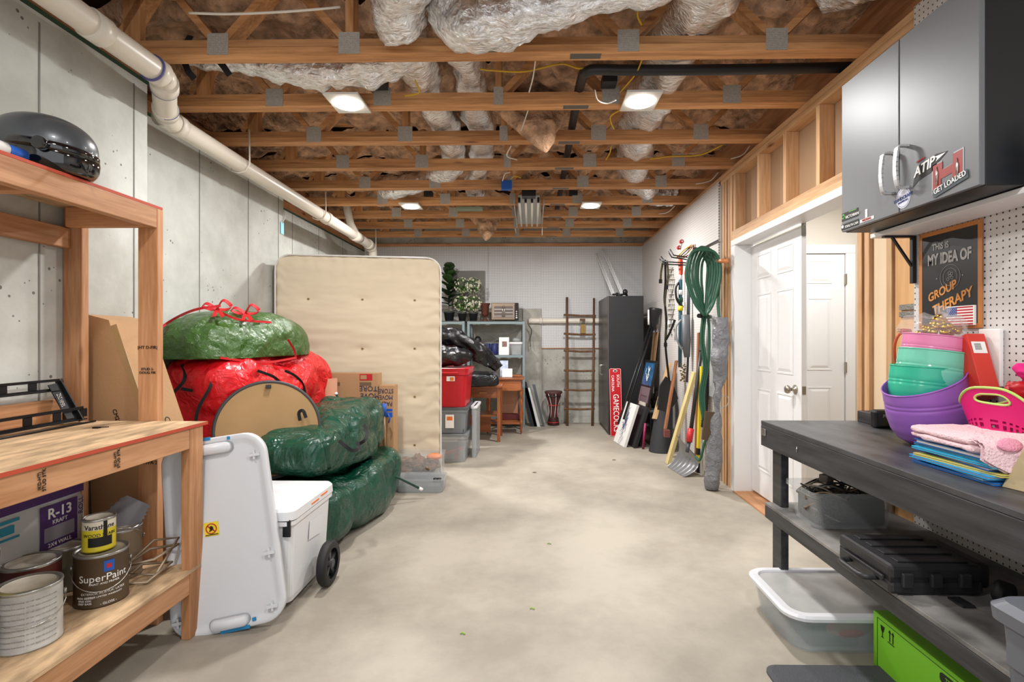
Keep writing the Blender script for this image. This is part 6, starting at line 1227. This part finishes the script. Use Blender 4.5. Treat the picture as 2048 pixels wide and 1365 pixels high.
# easter grass bag
t=thing('gift_bag',(1.39,1.40,BZ),'kraft and yellow green gift bag standing at the right edge of the workbench','bag')
a=V((1.305,1.455,BZ+.001)); m=MB(); m._add([V(p) for p in ((1.31,1.47,BZ+.001),(1.335,1.365,BZ+.001),(1.45,1.36,BZ+.001),(1.45,1.47,BZ+.001),(1.355,1.43,BZ+.155),(1.365,1.40,BZ+.155),(1.44,1.40,BZ+.155),(1.44,1.43,BZ+.155))],[(0,3,2,1),(4,5,6,7),(0,1,5,4),(1,2,6,5),(2,3,7,6),(3,0,4,7)]); m.build('paper_bag',mat('kraft_light','b3a27e',.8),t)
m=MB(); m._add([V(p) for p in ((1.345,1.352,BZ+.03),(1.46,1.352,BZ+.03),(1.46,1.39,BZ+.16),(1.352,1.39,BZ+.16))],[(0,1,2,3)]); m._add([V(p) for p in ((1.345,1.356,BZ+.03),(1.46,1.356,BZ+.03),(1.46,1.394,BZ+.16),(1.352,1.394,BZ+.16))],[(0,1,2,3)]); m.build('yellow_green_panel',mat('yellow_green','b9b55a',.6,var=.15,vs=20),t)
m=MB(); m.blob((1.41,1.41,BZ+.175),(.06,.035,.03),nu=30,nv=18,disp=wrinkle(4,.02)); m.build('lime_film',mat('lime_film','94bb4a',.25),t); MB().obox((1.40,1.374,BZ+.155),(.09,.004,.012),rotz(-.1)).build('navy_strip',mat('navy','1d2f66',.5),t)
text('HAPPY EASTER',(1.40,1.371,BZ+.155),V((1,-.1,0)),(0,0,1),.008,WHP,t)
m=MB(); m.blob((1.43,1.37,BZ+.19),(.012,.003,.012),nu=14,nv=8); m.build('orange_flower',ORP,t)
# ================================================================ wall over the bench
DG=mat('door_grey','6a6c6f',.42,.12,spec=.4); X0=1.405; ZB0,ZB1=1.765,2.43; Y1,Ym,Y2=1.655,2.012,2.38
t=thing('wall_cabinet',(1.55,2.0,ZB0),'dark grey two-door wall cabinet with stickers above the right workbench','wall cabinet')
MB().box(X0+.019,1.70,Y1+.001,Y2,ZB0,ZB1,.002).build('body',mat('body_black','161719',.4),t)
for y0,y1 in ((Y1,Ym-.003),(Ym+.003,Y2)):
    DR_=[*(DR_ if y0>Y1 else []),MB().box(X0,X0+.018,y0,y1,ZB0+.002,ZB1,.002).build('door',DG,t)]
for y in (Ym-.045,Ym+.035):
    b=MB(); q=bez([(X0,y,ZB0+.085),(X0-.03,y,ZB0+.085),(X0-.04,y,ZB0+.10),(X0-.046,y,ZB0+.16),(X0-.04,y,ZB0+.225),(X0-.03,y,ZB0+.24),(X0,y,ZB0+.24)],4)
    for a,c in zip(q,q[1:]): b.beam(a,c+(c-a)*.12,.018,.008,up=(1,0,.001))
    b.build('handle',mat('handle_satin','c9cacc',.3,.5),DR_[1] if y>Ym else DR_[0])
rd=(0,-1,0)
def SP(px,py): p=UX(px,py,X0); return V((X0-.0006,p.y,p.z))
def sticker(px0,py0,w_,h_,m_,name,round_=0,rot=0,lift=0):
    p=SP(px0,py0); b=MB(); pts=[(w_/2*cos(a),h_/2*sin(a)) for a in [2*pi*i/32 for i in range(32)]] if round_ else [(-w_/2,-h_/2),(w_/2,-h_/2),(w_/2,h_/2),(-w_/2,h_/2)]
    pts=[(x*cos(rot)-y*sin(rot),x*sin(rot)+y*cos(rot)) for x,y in pts]; n_=[V((p.x-lift,p.y-x,p.z+y)) for x,y in pts]; o_=[q+V((-.0006,0,0)) for q in n_]; ring_loft(b,[n_,o_],False); return b.build(name,m_,DR_[1] if p.y>Ym else DR_[0]),p
def stext(s,px,py,size,m_,rot=0,lift=.0016,sx=1,shear=0,bold=0): 
    p=SP(px,py); return text(s,p,(0,-cos(rot),sin(rot)),(0,sin(rot),cos(rot)),size,m_,DR_[1] if p.y>Ym else DR_[0],'sticker_lettering',lift=lift,sx=sx,shear=shear,bold=bold)
sticker(1700,430,.118,.036,INK,'sticker'); stext('VICTORIAN',1705,431,.018,WHP); sticker(1687,434,.022,.022,mat('lime','63b53a',.5),'sticker_mark',1,lift=.0008); sticker(1687,434,.013,.013,INK,'sticker_mark',1,lift=.0015)
sticker(1706,421,.055,.003,mat('lime','63b53a',.5),'sticker_mark',lift=.0008)
sticker(1700,450,.124,.026,INK,'sticker'); stext('STEALTH CAM',1704,450,.0145,WHP); sticker(1686,454,.015,.015,WHP,'sticker_mark',1,lift=.0008)
sticker(1734,439,.09,.013,WHP,'sticker'); stext('WESTLING',1734,439,.012,REDP); sticker(1733,427,.014,.035,WHP,'sticker')
sticker(1807,396,.075,.078,mat('sticker_pale','d5d7e4',.5),'round_sticker',1); stext('HANDCRAFT',1807,396,.0165,mat('sticker_navy','2c3d80',.5),.12,bold=.0003); stext('REMOVAL LLC',1807,403,.008,mat('sticker_navy','2c3d80',.5),.12)
m=MB(); p=SP(1807,396); m.tube([V((p.x-.0008,p.y-.033*cos(a),p.z+.034*sin(a))) for a in [2*pi*i/28 for i in range(28)]],.0006,5,closed=True); m.build('sticker_ring',mat('sticker_navy','2c3d80',.5),DR_[0])
# ATIP sticker
p=SP(1856,335); 
def rotp(pts,r_): return [(x*cos(r_)-y*sin(r_),x*sin(r_)+y*cos(r_)) for x,y in pts]
def poly(pts,p,m_,name,lift=0): b=MB(); a=[V((p.x-lift,p.y-x,p.z+y)) for x,y in pts]; c=[q+V((-.0006,0,0)) for q in a]; ring_loft(b,[a,c],False); return b.build(name,m_,DR_[0])
poly(rotp([(x*1.45,y*1.5) for x,y in [(-.055,-.026),(-.035,-.018),(.02,-.016),(.03,-.004),(.064,.008),(.03,.018),(-.02,.02),(-.04,.012)]],.16),p,INK,'sticker')
stext('ATIP',1848,336,.048,WHP,.16,shear=.3,bold=.0008); poly(rotp([(.038,.002),(.085,.012),(.038,.020),(.046,.011)],.16),p,WHP,'sticker_arrow',.0008); stext('Hornady',1842,320,.011,REDP,.16)
# H sticker
p=SP(1896,345); hs=[(-.04,-.032),(-.018,-.03),(-.018,-.008),(.012,-.004),(.012,-.02),(.038,-.016),(.038,.036),(.014,.034),(.014,.014),(-.014,.01),(-.014,.028),(-.04,.026)]
hs=[(x*1.6,y*1.6) for x,y in hs]; poly([(x*1.08,y*1.08) for x,y in hs],p,mat('sticker_silver','a9adb2',.4),'sticker'); poly(hs,p,mat('sticker_red','97271c',.4),'sticker_letter',.0008)
for dx in (-.028,.026): 
    b=MB(); b.tube([V((p.x-.002,p.y-dx*1.6,p.z-.03)),V((p.x-.002,p.y-dx*1.6,p.z+.012)),V((p.x-.002,p.y-dx*1.6,p.z+.035))],[.004,.004,.0005],8); b.build('bullet_mark',SILVER,DR_[0])
q=SP(1901,368); poly(rotp([(-.074,-.016),(.074,-.016),(.074,.014),(-.074,.014)],.2),q,mat('sticker_slate','2c3940',.5),'sticker',.0022); stext('GET LOADED',1901,366,.0265,WHP,.2,lift=.004,sx=.85)
# shelf + bracket + bottle
t=thing('wall_shelf',(1.62,1.7,1.74),'white melamine wall shelf under the dark grey cabinet','shelf'); MB().box(1.545,1.70,.8,2.40,1.742,1.762,.002).build('board',PAINT,t)
m=MB(); m.box(1.683,1.70,2.325,2.345,1.53,1.741,.002); m.box(1.56,1.683,2.325,2.345,1.733,1.741); m.beam((1.69,2.335,1.60),(1.60,2.335,1.735),.008,.012,up=(0,1,0)); m.build('bracket',BLACK,t)
t=thing('detergent_bottle',(1.585,1.57,1.763),'clear blue liquid bottle on the wall shelf at the right edge','bottle'); c=(1.575,1.575,1.7635)
MB().lathe([(0,0),(.038,0),(.042,.01),(.042,.13),(.035,.15),(.016,.175),(.016,.19),(0,.19)],c,28).build('body',mat('blue_liquid','8fb4d0',.15,alpha=.9),t); MB().lathe([(.0425,.06),(.0428,.061),(.0428,.12),(.0425,.121)],c,28).build('label_band',BLUEP,t); MB().lathe([(.0429,.085),(.0431,.086),(.0431,.105),(.0429,.106)],c,28).build('label_stripe',WHP,t); MB().cyl((c[0],c[1],c[2]+.19),(c[0],c[1],c[2]+.215),.019).build('cap',WHP,t)
# poster
ya,yb=2.303,1.985; za,zb_=1.738,1.325; xw=1.698
t=thing('tin_sign',(xw,(ya+yb)/2,zb_),'black poster sign with orange border on the pegboard above the workbench','sign')
fm=MB(); b_=.018
for y0,y1,z0,z1 in ((yb,ya,za-b_,za),(yb,ya,zb_,zb_+b_),(yb,yb+b_,zb_+b_,za-b_),(ya-b_,ya,zb_+b_,za-b_)): fm.box(xw-.004,xw,y0,y1,z0,z1)
fm.build('border',mat('poster_orange','b9773a',.45),t); MB().box(xw-.003,xw,yb+b_,ya-b_,zb_+b_,za-b_).build('face',mat('poster_black','1f1f20',.35),t)
yc=(ya+yb)/2; GR=mat('poster_grey','a9a6a3',.4,var=.3,vs=60); OR2=mat('poster_lettering_orange','cf8a42',.4)
def pt(s,dy,z,size,m_,sx=1,rot=0,shear=0,bold=.0012): text(s,(xw-.003,yc-dy,z),(0,-cos(rot),sin(rot)),(0,sin(rot),cos(rot)),size,m_,t,'lettering',sx=sx,shear=shear,bold=bold,lift=.001)
pt('THIS IS',-.04,1.668,.036,GR,.8); pt('MY IDEA OF',.002,1.615,.062,GR,.66,bold=.0022); pt('GROUP',-.035,1.478,.048,OR2,.95,.33,.25); pt('THERAPY',.015,1.432,.052,OR2,.95,.33,.25)
m=MB(); 
for r_ in (.035,.05): m.tube([V((xw-.004,yc-.01+r_*cos(a),1.535+r_*sin(a))) for a in [2*pi*i/40 for i in range(40)]],.0008,5,closed=True)
for dx,dy in ((0,.006),(.01,-.008),(-.01,-.004),(.003,.016),(-.008,.012)): m.tube([V((xw-.004,yc-.01+dx+.006*cos(a),1.535+dy+.006*sin(a))) for a in [2*pi*i/14 for i in range(14)]],.001,5,closed=True)
for dy in (-.072,.058,): m.cyl((xw-.004,yc+dy,1.535),(xw-.005,yc+dy,1.535),.0025,seg=10)
m.build('target_rings',GR,t)
for y in (ya-.01,yb+.01): MB().cyl((xw-.006,y,za-.01),(xw-.004,y,za-.01),.003,seg=10).build('screw',SILVER,t)
# flag block
a=U(1893,616,2.03); b=U(1947,650,1.93); fx=1.685; fy0,fy1=1.995,2.145; fz0,fz1=1.338,1.408
fy1=UX(1893,633,fx).y; fy0=UX(1946,633,fx).y; fz1=UX(1893,616,fx).z; fz0=UX(1893,651,fx).z; w_=fy1-fy0; h_=fz1-fz0
t=thing('flag_plaque',(fx,(fy0+fy1)/2,fz0),'small american flag plaque overlapping the bottom of the poster','flag'); MB().box(fx,fx+.012,fy0-.003,fy1+.003,fz0-.003,fz1+.003,.002).build('base',WHP,t)
for k in range(7): MB().box(fx-.0008,fx,fy0,(fy1 if k<3 else fy1) if k<3 else fy1-w_*.4,fz0+h_*(2*k)/13,fz0+h_*(2*k+1)/13).build('red_stripe',REDP,t)
MB().box(fx-.0012,fx,fy1-w_*.4,fy1,fz0+h_*6/13,fz1).build('canton',mat('flag_blue','27407f',.5),t)
m=MB()
for r_ in range(7):
    for c_ in range(5): m.cyl((fx-.0016,fy1-w_*.4*(c_+.6+.25*(r_%2))/5.4,fz0+h_*6/13+h_*7/13*(r_+.6)/7.2),(fx-.0012,fy1-w_*.4*(c_+.6+.25*(r_%2))/5.4,fz0+h_*6/13+h_*7/13*(r_+.6)/7.2),.0013,seg=6)
m.build('stars',WHP,t)
# orange cord on the stud
t=thing('extension_cord',(1.66,2.36,1.2),'orange extension cord end with plug beside the basket stack','cord'); CO=mat('orange_cord','c2502a',.5)
q=[U(1806,664,2.30),U(1795,674,2.30),U(1789,695,2.31),U(1791,722,2.32),U(1800,745,2.33)]; MB().tube(bez(q,6),.006,8).build('cable',CO,t); p=U(1806,662,2.30); MB().cyl(p+V((.03,0,-.005)),p+V((-.005,0,0)),.013,.011,seg=12).build('plug',REDP,t)
for dz in (-.005,.005): MB().cyl(p+V((-.005,0,dz)),p+V((-.028,0,dz+.004)),.002,seg=6).build('prong',SILVER,t)
p=U(1781,770,2.42); t=thing('yellow_packet',p,'small yellow and red packet behind the baskets','packet'); MB().box(p.x-.015,p.x+.015,2.38,2.40,BZ+.001,p.z+.03,.002).build('packet',YELP,t); MB().box(p.x-.01,p.x+.012,2.379,2.38,p.z-.01,p.z+.012).build('print',REDP,t)
# bits on the floor
for x,y,c_,lb in ((925,1268,'8fbf4a','tiny bright green scrap on the floor, nearest the camera'),(1098,1088,'7fa84a','tiny green scrap in the middle of the floor'),(1064,1218,'9ac25a','tiny green scrap on the floor between the other two')):
    p=UZ(x,y,.004); p.z=0; m=MB(); m.tube([p+V((-.01,0,.003)),p+V((0,.006,.006)),p+V((.012,-.003,.003))],.0028,6); tag(m.build('green_scrap',mat('scrap_'+c_,c_,.7)),lb,'scrap','green scraps on the floor')
for x,y,lb in ((1228,921,'far dark speck of dirt on the floor'),(1069,946,'dark speck of dirt in the middle of the floor')):
    p=UZ(x,y,0); m=MB(); m.blob((p.x,p.y,.003),(.02,.014,.003),nu=12,nv=8); tag(m.build('dirt_speck',mat('dirt','5e564b',.9)),lb,'dirt')
